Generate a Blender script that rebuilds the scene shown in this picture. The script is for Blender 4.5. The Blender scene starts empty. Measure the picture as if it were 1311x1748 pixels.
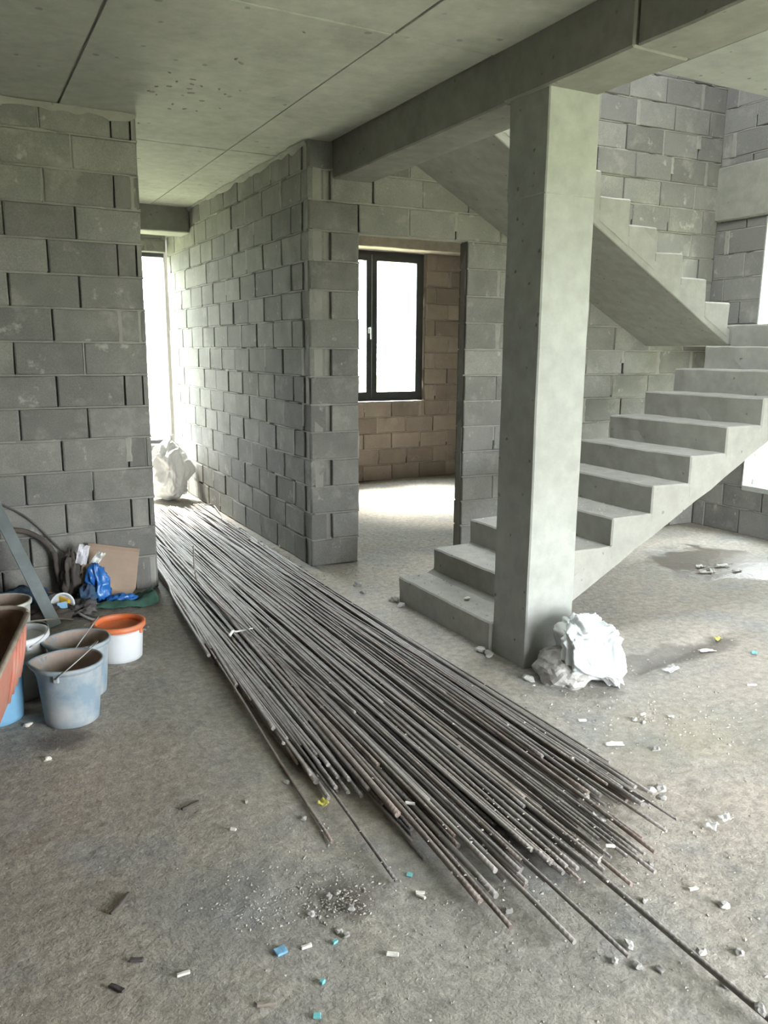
import bpy, bmesh, math, random
from mathutils import Vector, Matrix, noise
import numpy as np

scene = bpy.context.scene
col = scene.collection
PI = math.pi

# ------------------------------------------------------------------ camera, world, light, exposure
CAM_H = 1.6
FOC, PITCH, ROLL, YAW = 1371.9, 0.19842, 0.00723, -0.49201
CX, CY = 655.5, 874.0


def ray(px, py):
    a = (px - CX) / FOC
    b = (py - CY) / FOC
    xr = a * math.cos(ROLL) + b * math.sin(ROLL)
    yr = -a * math.sin(ROLL) + b * math.cos(ROLL)
    y = math.cos(PITCH) - yr * math.sin(PITCH)
    z = -yr * math.cos(PITCH) - math.sin(PITCH)
    c, s = math.cos(YAW), math.sin(YAW)
    return Vector((xr * c - y * s, xr * s + y * c, z))


def fl(px, py, z=0.0):
    """point of the floor (or of a level z) that stands at a measured place of the survey photo"""
    r = ray(px, py)
    t = (z - CAM_H) / r.z
    return Vector((r.x * t, r.y * t, z))


cam_d = bpy.data.cameras.new('camera')
cam = bpy.data.objects.new('camera', cam_d)
col.objects.link(cam)
fwd = ray(CX, CY).normalized()
rgt = (ray(CX + 100, CY) - ray(CX, CY)).normalized()
upv = (ray(CX, CY - 100) - ray(CX, CY)).normalized()
cam.matrix_world = Matrix(((rgt.x, upv.x, -fwd.x, 0), (rgt.y, upv.y, -fwd.y, 0), (rgt.z, upv.z, -fwd.z, CAM_H), (0, 0, 0, 1)))
cam_d.sensor_fit = 'VERTICAL'
cam_d.sensor_height = 36.0
cam_d.lens = FOC / 1748.0 * 36.0
cam_d.clip_start = 0.02
scene.camera = cam

world = bpy.data.worlds.new('overcast_sky')
scene.world = world
world.use_nodes = True
wn = world.node_tree
wn.nodes.clear()
w_out = wn.nodes.new('ShaderNodeOutputWorld')
w_bg = wn.nodes.new('ShaderNodeBackground')
w_bg.inputs['Color'].default_value = (0.93, 0.97, 1.0, 1)
w_bg.inputs['Strength'].default_value = 19.0
wn.links.new(w_bg.outputs[0], w_out.inputs[0])

sun_d = bpy.data.lights.new('hazy_sun', 'SUN')
sun_d.energy = 34.0
sun_d.angle = math.radians(26)
sun_d.color = (1.0, 0.93, 0.84)
sun = bpy.data.objects.new('hazy_sun', sun_d)
col.objects.link(sun)
sun.rotation_euler = Vector((-0.02, -0.58, -0.80)).to_track_quat('-Z', 'Y').to_euler()

scene.view_settings.view_transform = 'Standard'
scene.view_settings.look = 'None'
scene.view_settings.exposure = 0.92
scene.view_settings.gamma = 1.0
scene.view_settings.use_curve_mapping = False
scene.cycles.use_denoising = True
scene.cycles.max_bounces = 8
scene.cycles.diffuse_bounces = 5
scene.cycles.transparent_max_bounces = 12
scene.cycles.sample_clamp_indirect = 12.0


def portal(name, loc, rot, sx, sy):
    """marks a window opening so that daylight from the sky is sampled through it; gives no light itself"""
    ld = bpy.data.lights.new(name, 'AREA')
    ld.shape = 'RECTANGLE'
    ld.size, ld.size_y = sx, sy
    ld.cycles.is_portal = True
    o = bpy.data.objects.new(name, ld)
    col.objects.link(o)
    o.location = loc
    o.rotation_euler = rot
    return o


# ------------------------------------------------------------------ plan of the place (metres)
CEIL = 3.0
BEAM_Z = 2.762
LW_Y, LW_X = 5.38, 1.145          # left wall face, its free end
CW_X, CW_Y1 = 2.285, 9.5          # corridor wall face, far end
W2_A = Vector((2.285, 5.40)); W2_B = Vector((6.15, 5.24))   # stair wall
RW_X = 6.15
BR_Y = 8.8
XMIN, YMIN, YMAX = -2.6, -1.5, 9.6
DOOR = (2.673, 3.575, 2.405)
UP = 5.9

# daylight openings that the camera does not see
SOUTH_OPEN = (2.1, 4.7, 0.0, 2.25)
EAST_OPEN = (0.4, 1.3, 1.3, 2.3)
ADDED_ROOF_OPEN = (2.8, 4.7, 3.2, 4.4)   # unseen roof opening added to brighten the upper stair wall: x0, x1, y0, y1

portal('daylight_corridor_window', (1.62, 9.62, 1.6), (PI / 2, 0, PI), 1.3, 2.1)
portal('daylight_room_window', (4.55, 8.98, 1.87), (PI / 2, 0, PI), 1.46, 1.8)
portal('daylight_stair_window', (6.33, 4.40, 1.55), (PI / 2, 0, PI / 2), .66, 2.3)
portal('daylight_south_opening', ((SOUTH_OPEN[0] + SOUTH_OPEN[1]) / 2, YMIN - .22, 1.15), (-PI / 2, 0, PI), SOUTH_OPEN[1] - SOUTH_OPEN[0], 2.4)
portal('daylight_east_opening', (RW_X + .22, (EAST_OPEN[0] + EAST_OPEN[1]) / 2, (EAST_OPEN[2] + EAST_OPEN[3]) / 2), (PI / 2, 0, PI / 2), EAST_OPEN[1] - EAST_OPEN[0], EAST_OPEN[3] - EAST_OPEN[2])
portal('daylight_added_roof_opening', ((ADDED_ROOF_OPEN[0] + ADDED_ROOF_OPEN[1]) / 2, (ADDED_ROOF_OPEN[2] + ADDED_ROOF_OPEN[3]) / 2, UP + .22), (0, 0, 0), ADDED_ROOF_OPEN[1] - ADDED_ROOF_OPEN[0], ADDED_ROOF_OPEN[3] - ADDED_ROOF_OPEN[2])


# ------------------------------------------------------------------ materials
def new_mat(name):
    m = bpy.data.materials.new(name)
    m.use_nodes = True
    nt = m.node_tree
    bs = nt.nodes['Principled BSDF']
    return m, nt, bs


def N(nt, typ, **kw):
    n = nt.nodes.new(typ)
    for k, v in kw.items():
        if k in n.inputs:
            n.inputs[k].default_value = v
        else:
            setattr(n, k, v)
    return n


def ramp(nt, fac, stops):
    r = nt.nodes.new('ShaderNodeValToRGB')
    e = r.color_ramp.elements
    while len(e) < len(stops):
        e.new(0.5)
    for i, (p, c) in enumerate(stops):
        e[i].position = p
        e[i].color = (c, c, c, 1) if isinstance(c, (int, float)) else (*c, 1)
    nt.links.new(fac, r.inputs[0])
    return r.outputs[0]


def mixc(nt, fac, a, b, mode='MIX'):
    m = nt.nodes.new('ShaderNodeMix')
    m.data_type = 'RGBA'
    m.blend_type = mode
    for sock, v in ((m.inputs[0], fac), (m.inputs[6], a), (m.inputs[7], b)):
        if hasattr(v, 'is_linked') or isinstance(v, bpy.types.NodeSocket):
            nt.links.new(v, sock)
        elif isinstance(v, (int, float)):
            sock.default_value = v if sock == m.inputs[0] else (v, v, v, 1)
        else:
            sock.default_value = (*v, 1)
    return m.outputs[2]


def math_n(nt, op, a, b=None):
    m = nt.nodes.new('ShaderNodeMath')
    m.operation = op
    for i, v in enumerate((a, b)):
        if v is None:
            continue
        if isinstance(v, bpy.types.NodeSocket):
            nt.links.new(v, m.inputs[i])
        else:
            m.inputs[i].default_value = v
    return m.outputs[0]


def noise_n(nt, vec, scale, detail=4, rough=0.55):
    n = N(nt, 'ShaderNodeTexNoise', Scale=scale, Detail=detail, Roughness=rough)
    nt.links.new(vec, n.inputs['Vector'])
    return n.outputs[0]


def bump(nt, bs, height, strength, dist):
    b = N(nt, 'ShaderNodeBump', Strength=strength, Distance=dist)
    nt.links.new(height, b.inputs['Height'])
    nt.links.new(b.outputs[0], bs.inputs['Normal'])
    return b


def world_pos(nt):
    return nt.nodes.new('ShaderNodeNewGeometry').outputs['Position']


def mat_block(name, a, b, c):
    m, nt, bs = new_mat(name)
    tc = nt.nodes.new('ShaderNodeTexCoord')
    oi = nt.nodes.new('ShaderNodeObjectInfo')
    add = N(nt, 'ShaderNodeVectorMath', operation='ADD')
    cm = N(nt, 'ShaderNodeCombineXYZ')
    r = math_n(nt, 'MULTIPLY', oi.outputs['Random'], 37.0)
    for i in range(3):
        nt.links.new(r, cm.inputs[i])
    nt.links.new(tc.outputs['Object'], add.inputs[0])
    nt.links.new(cm.outputs[0], add.inputs[1])
    v = add.outputs[0]
    big = noise_n(nt, v, 5.0, 5)
    wp = noise_n(nt, world_pos(nt), 1.1, 3)
    base = mixc(nt, ramp(nt, big, [(0.35, 0.0), (0.68, 1.0)]), a, b)
    base = mixc(nt, ramp(nt, wp, [(0.42, 0.0), (0.66, 0.75)]), base, c)
    tone = ramp(nt, oi.outputs['Random'], [(0.0, 0.76), (1.0, 1.16)])
    base = mixc(nt, 1.0, base, tone, 'MULTIPLY')
    grain = noise_n(nt, v, 150.0, 3, 0.7)
    base = mixc(nt, 1.0, base, ramp(nt, grain, [(0.3, 0.78), (0.7, 1.14)]), 'MULTIPLY')
    # mortar wash and whitish lime smears with a shape of their own
    sm = noise_n(nt, v, 9.0, 6, 0.65)
    base = mixc(nt, ramp(nt, sm, [(0.62, 0.0), (0.70, 0.6)]), base, (0.40, 0.39, 0.355))
    ws = noise_n(nt, world_pos(nt), 3.4, 7, 0.68)
    base = mixc(nt, ramp(nt, ws, [(0.55, 0.0), (0.68, 0.55)]), base, (0.315, 0.305, 0.275))
    base = mixc(nt, ramp(nt, ws, [(0.30, 0.45), (0.43, 0.0)]), base, (0.12, 0.113, 0.10))
    nt.links.new(base, bs.inputs['Base Color'])
    bs.inputs['Roughness'].default_value = 0.95
    h = math_n(nt, 'ADD', math_n(nt, 'MULTIPLY', grain, 0.7), math_n(nt, 'MULTIPLY', noise_n(nt, v, 40, 4), 1.0))
    bump(nt, bs, h, 0.55, 0.004)
    return m


def mat_concrete(name, a, b, holes=0.6, stain=(0.22, 0.21, 0.18), stain_amt=0.5, hole_scale=16.0):
    m, nt, bs = new_mat(name)
    p = world_pos(nt)
    base = mixc(nt, ramp(nt, noise_n(nt, p, 1.3, 6), [(0.34, 0.0), (0.66, 1.0)]), a, b)
    base = mixc(nt, 1.0, base, ramp(nt, noise_n(nt, p, 11, 6, 0.6), [(0.3, 0.86), (0.7, 1.08)]), 'MULTIPLY')
    st = noise_n(nt, p, 2.6, 7, 0.62)
    base = mixc(nt, ramp(nt, st, [(0.56, 0.0), (0.74, stain_amt)]), base, stain)
    vo = N(nt, 'ShaderNodeTexVoronoi', Scale=hole_scale)
    wob = N(nt, 'ShaderNodeVectorMath', operation='ADD')
    nt.links.new(p, wob.inputs[0])
    nz = N(nt, 'ShaderNodeTexNoise', Scale=30.0)
    nt.links.new(p, nz.inputs['Vector'])
    sc = N(nt, 'ShaderNodeVectorMath', operation='SCALE', Scale=0.02)
    nt.links.new(nz.outputs['Color'], sc.inputs[0])
    nt.links.new(sc.outputs[0], wob.inputs[1])
    nt.links.new(wob.outputs[0], vo.inputs['Vector'])
    hm = math_n(nt, 'MULTIPLY', ramp(nt, vo.outputs['Distance'], [(0.11, 1.0), (0.17, 0.0)]),
                ramp(nt, vo.outputs['Color'], [(0.66, 0.0), (0.70, 1.0)]))
    base = mixc(nt, math_n(nt, 'MULTIPLY', hm, holes), base, (0.08, 0.08, 0.07))
    nt.links.new(base, bs.inputs['Base Color'])
    bs.inputs['Roughness'].default_value = 0.88
    h = math_n(nt, 'SUBTRACT', math_n(nt, 'ADD', noise_n(nt, p, 9, 6), math_n(nt, 'MULTIPLY', noise_n(nt, p, 90, 3), 0.25)), math_n(nt, 'MULTIPLY', hm, 0.6))
    bump(nt, bs, h, 0.35, 0.006)
    return m


def mat_floor():
    m, nt, bs = new_mat('dusty_screed')
    p = world_pos(nt)
    n1 = noise_n(nt, p, 0.9, 6)
    base = mixc(nt, ramp(nt, n1, [(0.36, 0.0), (0.62, 1.0)]), (0.335, 0.318, 0.286), (0.43, 0.385, 0.33))
    n2 = noise_n(nt, p, 2.3, 5)
    base = mixc(nt, ramp(nt, n2, [(0.52, 0.0), (0.68, 0.65)]), base, (0.28, 0.295, 0.30))
    n3 = noise_n(nt, p, 3.7, 7, 0.65)
    base = mixc(nt, ramp(nt, n3, [(0.58, 0.0), (0.70, 0.7)]), base, (0.48, 0.455, 0.41))
    base = mixc(nt, 1.0, base, ramp(nt, noise_n(nt, p, 26, 6, 0.65), [(0.3, 0.66), (0.68, 1.14)]), 'MULTIPLY')
    base = mixc(nt, 1.0, base, ramp(nt, noise_n(nt, p, 140, 3, 0.6), [(0.28, 0.78), (0.6, 1.05)]), 'MULTIPLY')

    def blob(c, rx, ry, edge, amt, colr, base):
        sub = N(nt, 'ShaderNodeVectorMath', operation='SUBTRACT')
        nt.links.new(p, sub.inputs[0])
        sub.inputs[1].default_value = (c[0], c[1], 0)
        mul = N(nt, 'ShaderNodeVectorMath', operation='MULTIPLY')
        nt.links.new(sub.outputs[0], mul.inputs[0])
        mul.inputs[1].default_value = (1 / rx, 1 / ry, 0)
        ln = N(nt, 'ShaderNodeVectorMath', operation='LENGTH')
        nt.links.new(mul.outputs[0], ln.inputs[0])
        d = math_n(nt, 'ADD', ln.outputs['Value'], math_n(nt, 'MULTIPLY', math_n(nt, 'SUBTRACT', noise_n(nt, p, 4.5, 6), 0.5), 1.6))
        return mixc(nt, ramp(nt, d, [(max(0, 1 - edge), amt), (1.0, 0.0)]), base, colr), ramp(nt, d, [(max(0, 1 - edge), 1.0), (1.0, 0.0)])
    base, wet = blob((5.15, 4.1), 0.55, 0.55, 0.16, 0.85, (0.125, 0.105, 0.085), base)      # damp patch by the stair
    base, _ = blob((3.25, 2.88), 0.75, 0.13, 0.3, 0.7, (0.14, 0.13, 0.115), base)            # shade along the sunken screed edge, painted dark
    base, _ = blob((2.65, 2.2), 0.55, 0.35, 0.9, 0.5, (0.30, 0.285, 0.20), base)             # yellow-green dust
    base, _ = blob((0.92, 1.93), 0.13, 0.12, 0.8, 0.75, (0.13, 0.11, 0.095), base)           # spilled earth
    base, _ = blob((0.62, 2.05), 0.30, 0.26, 0.9, 0.55, (0.20, 0.215, 0.225), base)
    base, _ = blob((0.27, 3.36), 0.16, 0.12, 0.6, 0.8, (0.10, 0.085, 0.075), base)
    base, _ = blob((0.32, 4.3), 0.26, 0.38, 0.7, 0.5, (0.15, 0.13, 0.115), base)
    # traces of steel and dark earth next to the rebar
    nt.links.new(base, bs.inputs['Base Color'])
    rr = N(nt, 'ShaderNodeMix')
    rr.inputs[2].default_value = 0.93
    rr.inputs[3].default_value = 0.35
    nt.links.new(wet, rr.inputs[0])
    nt.links.new(rr.outputs[0], bs.inputs['Roughness'])
    h = math_n(nt, 'ADD', math_n(nt, 'MULTIPLY', noise_n(nt, p, 16, 7, 0.6), 1.0), math_n(nt, 'MULTIPLY', noise_n(nt, p, 70, 5, 0.65), 0.45))
    bump(nt, bs, h, 0.7, 0.012)
    return m


def mat_plain(name, c, rough=0.7, metal=0.0, var=0.15, scale=12.0, bmp=0.15, c2=None, sheen=0):
    m, nt, bs = new_mat(name)
    tc = nt.nodes.new('ShaderNodeTexCoord')
    v = tc.outputs['Object']
    n = noise_n(nt, v, scale, 5, 0.6)
    c2 = c2 or tuple(x * (1 - var * 2) for x in c)
    base = mixc(nt, ramp(nt, n, [(0.38, 0.0), (0.66, 1.0)]), c, c2)
    nt.links.new(base, bs.inputs['Base Color'])
    bs.inputs['Roughness'].default_value = rough
    bs.inputs['Metallic'].default_value = metal
    if bmp:
        bump(nt, bs, noise_n(nt, v, scale * 4, 4), bmp, 0.003)
    return m


def mat_rebar(name, a, b):
    m, nt, bs = new_mat(name)
    oi = nt.nodes.new('ShaderNodeObjectInfo')
    p = world_pos(nt)
    base = mixc(nt, ramp(nt, noise_n(nt, p, 7, 6, 0.7), [(0.38, 0.0), (0.62, 1.0)]), a, b)
    base = mixc(nt, 1.0, base, ramp(nt, oi.outputs['Random'], [(0, 0.62), (1, 1.25)]), 'MULTIPLY')
    # cement dust lying on the upper side
    geo = nt.nodes.new('ShaderNodeNewGeometry')
    sep = nt.nodes.new('ShaderNodeSeparateXYZ')
    nt.links.new(geo.outputs['Normal'], sep.inputs[0])
    dust = math_n(nt, 'MULTIPLY', ramp(nt, sep.outputs['Z'], [(0.55, 0.0), (0.95, 0.75)]), ramp(nt, noise_n(nt, p, 23, 5, 0.7), [(0.40, 0.15), (0.65, 0.9)]))
    base = mixc(nt, dust, base, (0.36, 0.335, 0.31))
    nt.links.new(base, bs.inputs['Base Color'])
    bs.inputs['Roughness'].default_value = 0.6
    bs.inputs['Metallic'].default_value = 0.15
    uv = nt.nodes.new('ShaderNodeUVMap')
    uv.uv_map = 'length'
    wv = N(nt, 'ShaderNodeTexWave', Scale=1.0, Distortion=0.0)
    wv.wave_type = 'BANDS'
    wv.bands_direction = 'DIAGONAL'
    mp = N(nt, 'ShaderNodeMapping')
    mp.inputs['Scale'].default_value = (32.0, 1.0, 0)
    nt.links.new(uv.outputs[0], mp.inputs[0])
    nt.links.new(mp.outputs[0], wv.inputs['Vector'])
    bump(nt, bs, wv.outputs['Fac'], 0.5, 0.0016)
    return m


M = {}
M['block'] = mat_block('grey_concrete_block', (0.172, 0.170, 0.157), (0.235, 0.230, 0.209), (0.198, 0.195, 0.183))
M['block_brown'] = mat_block('brown_concrete_block', (0.33, 0.275, 0.235), (0.42, 0.350, 0.30), (0.36, 0.295, 0.25))  # browner, paler block tone for the back-room wall
M['mortar'] = mat_concrete('rough_mortar', (0.225, 0.22, 0.20), (0.295, 0.287, 0.26), holes=0.3, stain_amt=0.3)
M['mortar_brown'] = mat_concrete('brown_mortar', (0.36, 0.305, 0.265), (0.44, 0.385, 0.335), holes=0.3, stain_amt=0.3)  # browner, paler mortar for the back-room wall and its lintel beam
M['pillar'] = mat_concrete('smooth_cast_concrete', (0.36, 0.372, 0.345), (0.305, 0.315, 0.292), holes=0.7, stain_amt=0.25)
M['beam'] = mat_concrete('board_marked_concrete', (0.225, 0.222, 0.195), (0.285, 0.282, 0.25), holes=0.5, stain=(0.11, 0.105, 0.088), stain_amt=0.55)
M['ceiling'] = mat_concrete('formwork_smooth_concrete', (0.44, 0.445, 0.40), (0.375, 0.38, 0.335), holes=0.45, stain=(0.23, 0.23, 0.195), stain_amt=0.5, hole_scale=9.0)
M['stair'] = mat_concrete('stair_concrete', (0.275, 0.272, 0.245), (0.345, 0.345, 0.315), holes=0.5, stain=(0.24, 0.225, 0.19), stain_amt=0.4)
M['floor'] = mat_floor()
M['rebar'] = mat_rebar('dusty_steel', (0.20, 0.178, 0.162), (0.27, 0.25, 0.235))
M['rebar_rust'] = mat_rebar('rusty_steel', (0.17, 0.125, 0.10), (0.24, 0.20, 0.175))
M['frame'] = mat_plain('anthracite_plastic', (0.055, 0.06, 0.062), 0.45, var=0.08, bmp=0)
M['handle'] = mat_plain('white_plastic_handle', (0.75, 0.75, 0.74), 0.35, bmp=0)
M['foam'] = mat_plain('mounting_foam', (0.62, 0.56, 0.44), 0.9, scale=40)
M['sack'] = mat_plain('white_woven_plastic', (0.72, 0.75, 0.76), 0.42, scale=6, c2=(0.60, 0.66, 0.69), bmp=0.2)
M['sack_white'] = mat_plain('white_plastic_sack', (0.80, 0.80, 0.79), 0.5, scale=5, c2=(0.70, 0.70, 0.70), bmp=0.2)
M['rock'] = mat_plain('grey_stone', (0.40, 0.39, 0.365), 0.95, scale=14, c2=(0.30, 0.29, 0.275), bmp=0.6)
M['stone_light'] = mat_plain('pale_stone', (0.52, 0.51, 0.48), 0.95, scale=30, bmp=0.5)
M['crumb'] = mat_plain('crumbled_concrete', (0.42, 0.40, 0.362), 0.95, scale=3, c2=(0.30, 0.28, 0.255), bmp=0.4)
M['chip'] = mat_plain('white_plaster', (0.72, 0.70, 0.64), 0.8, scale=30, bmp=0.3)
M['bluechip'] = mat_plain('blue_glazed_tile', (0.20, 0.42, 0.62), 0.3, bmp=0)
M['tealchip'] = mat_plain('teal_plastic', (0.16, 0.50, 0.52), 0.5, bmp=0)
M['yellow'] = mat_plain('yellow_foam_scrap', (0.72, 0.66, 0.16), 0.9, scale=30)
M['paper'] = mat_plain('paper', (0.66, 0.65, 0.70), 0.85, scale=8, bmp=0.1)
M['paper_white'] = mat_plain('white_paper', (0.80, 0.80, 0.76), 0.85, scale=8, bmp=0.1)
M['cardboard'] = mat_plain('brown_cardboard', (0.36, 0.265, 0.195), 0.9, scale=5, c2=(0.30, 0.225, 0.17), bmp=0.1)
M['bluebag'] = mat_plain('blue_plastic_film', (0.03, 0.16, 0.46), 0.28, scale=9, c2=(0.02, 0.10, 0.34), bmp=0.2)
M['green'] = mat_plain('green_cloth', (0.045, 0.12, 0.085), 0.9, scale=15, c2=(0.03, 0.075, 0.06), bmp=0.4)
M['navy'] = mat_plain('navy_cloth', (0.04, 0.065, 0.12), 0.9, scale=10, c2=(0.03, 0.10, 0.16), bmp=0.3)
M['darkbag'] = mat_plain('dark_brown_cloth', (0.06, 0.05, 0.045), 0.9, scale=7, c2=(0.10, 0.085, 0.07), bmp=0.4)
M['rubber'] = mat_plain('black_rubber', (0.05, 0.045, 0.045), 0.65, scale=10, c2=(0.11, 0.10, 0.095), bmp=0.1)
M['alu'] = mat_plain('dull_aluminium', (0.30, 0.34, 0.36), 0.42, 0.65, scale=9, c2=(0.24, 0.27, 0.28), bmp=0.15)
M['orange_tape'] = mat_plain('orange_tape', (0.65, 0.22, 0.05), 0.5, bmp=0)
M['yellow_tape'] = mat_plain('yellow_tape', (0.80, 0.48, 0.04), 0.5, bmp=0)
M['bucket_blue'] = mat_plain('cement_smeared_grey_blue_plastic', (0.20, 0.27, 0.33), 0.7, scale=7, c2=(0.40, 0.42, 0.42), bmp=0.3)
M['bucket_white'] = mat_plain('white_bucket_plastic', (0.68, 0.71, 0.74), 0.45, scale=5, var=0.06, bmp=0.1)
M['bucket_orange'] = mat_plain('orange_bucket_plastic', (0.72, 0.17, 0.05), 0.5, scale=9, c2=(0.56, 0.22, 0.12), bmp=0.2)
M['bucket_inside'] = mat_plain('dried_mortar', (0.42, 0.33, 0.28), 0.95, scale=10, c2=(0.30, 0.26, 0.23), bmp=0.4)
M['bucket_cream'] = mat_plain('cream_bucket_plastic', (0.55, 0.56, 0.52), 0.6, scale=6, c2=(0.38, 0.36, 0.31), bmp=0.2)
M['bucket_sky'] = mat_plain('light_blue_bucket_plastic', (0.20, 0.42, 0.62), 0.45, var=0.06, bmp=0)
M['label_navy'] = mat_plain('navy_print', (0.015, 0.025, 0.09), 0.5, bmp=0)
M['wire'] = mat_plain('dull_wire', (0.45, 0.45, 0.43), 0.5, 0.5, bmp=0)
M['tray_out'] = mat_plain('faded_orange_red_paint', (0.46, 0.155, 0.105), 0.6, scale=10, c2=(0.40, 0.22, 0.17), bmp=0.2)
M['tray_in'] = mat_plain('brown_rusted_steel', (0.15, 0.085, 0.06), 0.75, scale=8, c2=(0.22, 0.14, 0.10), bmp=0.4)
M['tray_rim'] = mat_plain('mortar_caked_rim', (0.40, 0.33, 0.27), 0.9, scale=14, bmp=0.3)
M['grass'] = mat_plain('rough_grass', (0.22, 0.25, 0.14), 0.95, scale=0.6, c2=(0.30, 0.30, 0.20), bmp=0.5)
M['wood'] = mat_plain('weathered_wood', (0.30, 0.26, 0.21), 0.85, scale=9, bmp=0.3)


def mat_glass():
    m = bpy.data.materials.new('window_glass')
    m.use_nodes = True
    nt = m.node_tree
    nt.nodes.clear()
    o = nt.nodes.new('ShaderNodeOutputMaterial')
    t = nt.nodes.new('ShaderNodeBsdfTransparent')
    t.inputs[0].default_value = (0.94, 0.96, 0.95, 1)
    g = nt.nodes.new('ShaderNodeBsdfGlossy')
    g.inputs['Roughness'].default_value = 0.02
    mx = nt.nodes.new('ShaderNodeMixShader')
    mx.inputs[0].default_value = 0.05
    nt.links.new(t.outputs[0], mx.inputs[1])
    nt.links.new(g.outputs[0], mx.inputs[2])
    nt.links.new(mx.outputs[0], o.inputs[0])
    return m


M['glass'] = mat_glass()


def mat_film():
    m, nt, bs = new_mat('clear_crumpled_film')
    bs.inputs['Base Color'].default_value = (0.8, 0.82, 0.82, 1)
    bs.inputs['Roughness'].default_value = 0.15
    bs.inputs['Alpha'].default_value = 0.4
    return m


M['film'] = mat_film()


# ------------------------------------------------------------------ mesh helpers
def tag(o, label=None, cat=None, group=None, kind=None):
    if label: o['label'] = label
    if cat: o['category'] = cat
    if group: o['group'] = group
    if kind: o['kind'] = kind
    return o


def link(o, parent=None):
    col.objects.link(o)
    if parent is not None:
        o.parent = parent
    return o


def empty(name, loc=(0, 0, 0), rz=0.0):
    o = bpy.data.objects.new(name, None)
    o.empty_display_size = 0.1
    o.location = loc
    o.rotation_euler = (0, 0, rz)
    return link(o)


def mk(name, vf, mat, parent=None, smooth=False, loc=None, rot=None):
    v, f = vf
    me = bpy.data.meshes.new(name)
    me.from_pydata([tuple(x) for x in v], [], f)
    me.update()
    if smooth:
        me.polygons.foreach_set('use_smooth', [True] * len(me.polygons))
    for mm in (mat if isinstance(mat, (list, tuple)) else [mat]):
        me.materials.append(mm)
    o = bpy.data.objects.new(name, me)
    if loc is not None: o.location = loc
    if rot is not None: o.rotation_euler = rot
    return link(o, parent)


def from_bm(name, bm, mat, parent=None, smooth=False, loc=None, rot=None):
    me = bpy.data.meshes.new(name)
    bm.to_mesh(me)
    bm.free()
    if smooth:
        me.polygons.foreach_set('use_smooth', [True] * len(me.polygons))
    for mm in (mat if isinstance(mat, (list, tuple)) else [mat]):
        me.materials.append(mm)
    o = bpy.data.objects.new(name, me)
    if loc is not None: o.location = loc
    if rot is not None: o.rotation_euler = rot
    return link(o, parent)


def boxes(lst):
    v, f = [], []
    for (x0, x1, y0, y1, z0, z1) in lst:
        b = len(v)
        v += [(x0, y0, z0), (x1, y0, z0), (x1, y1, z0), (x0, y1, z0), (x0, y0, z1), (x1, y0, z1), (x1, y1, z1), (x0, y1, z1)]
        f += [(b, b + 3, b + 2, b + 1), (b + 4, b + 5, b + 6, b + 7), (b, b + 1, b + 5, b + 4), (b + 1, b + 2, b + 6, b + 5), (b + 2, b + 3, b + 7, b + 6), (b + 3, b, b + 4, b + 7)]
    return v, f


def nz(p, s, seed=0.0):
    return noise.noise(Vector((p[0] * s + seed, p[1] * s + seed * 1.7, p[2] * s - seed)))


def rough_box(x0, x1, y0, y1, z0, z1, step=0.12, bev=0.012, amp=0.004, freq=6.0, seed=0.0):
    """a cast concrete body: bevelled edges, faces divided and slightly uneven"""
    bm = bmesh.new()
    vs, fs = boxes([(x0, x1, y0, y1, z0, z1)])
    bv = [bm.verts.new(v) for v in vs]
    for f in fs: bm.faces.new([bv[i] for i in f])
    bmesh.ops.bevel(bm, geom=bm.edges[:], offset=bev, segments=1, affect='EDGES')
    cut_long(bm, step)
    for v in bm.verts:
        d = Vector((nz(v.co, freq, seed), nz(v.co, freq, seed + 9), nz(v.co, freq, seed + 21)))
        v.co += d * amp
    bm.normal_update()
    return bm


def cut_long(bm, step):
    for ax in range(3):
        lo = min(v.co[ax] for v in bm.verts)
        hi = max(v.co[ax] for v in bm.verts)
        n = int((hi - lo) / step)
        no = Vector((0, 0, 0)); no[ax] = 1
        for i in range(1, n):
            co = Vector((0, 0, 0)); co[ax] = lo + (hi - lo) * i / n
            bmesh.ops.bisect_plane(bm, geom=bm.verts[:] + bm.edges[:] + bm.faces[:], plane_co=co, plane_no=no)


def prism_bm(poly, y0, y1, step=0.12, bev=0.01, amp=0.005, freq=7.0, seed=0.0):
    """polygon in x-z extruded along y, edges worn"""
    bm = bmesh.new()
    a = [bm.verts.new((x, y0, z)) for x, z in poly]
    b = [bm.verts.new((x, y1, z)) for x, z in poly]
    n = len(poly)
    bm.faces.new(a)
    bm.faces.new(b[::-1])
    for i in range(n):
        j = (i + 1) % n
        bm.faces.new((a[j], a[i], b[i], b[j]))
    bmesh.ops.recalc_face_normals(bm, faces=bm.faces[:])
    if bev:
        bmesh.ops.bevel(bm, geom=bm.edges[:], offset=bev, segments=1, affect='EDGES')
    if step:
        cut_long(bm, step)
    for v in bm.verts:
        v.co += Vector((nz(v.co, freq, seed), nz(v.co, freq, seed + 9), nz(v.co, freq, seed + 21))) * amp
    bm.normal_update()
    return bm


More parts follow.
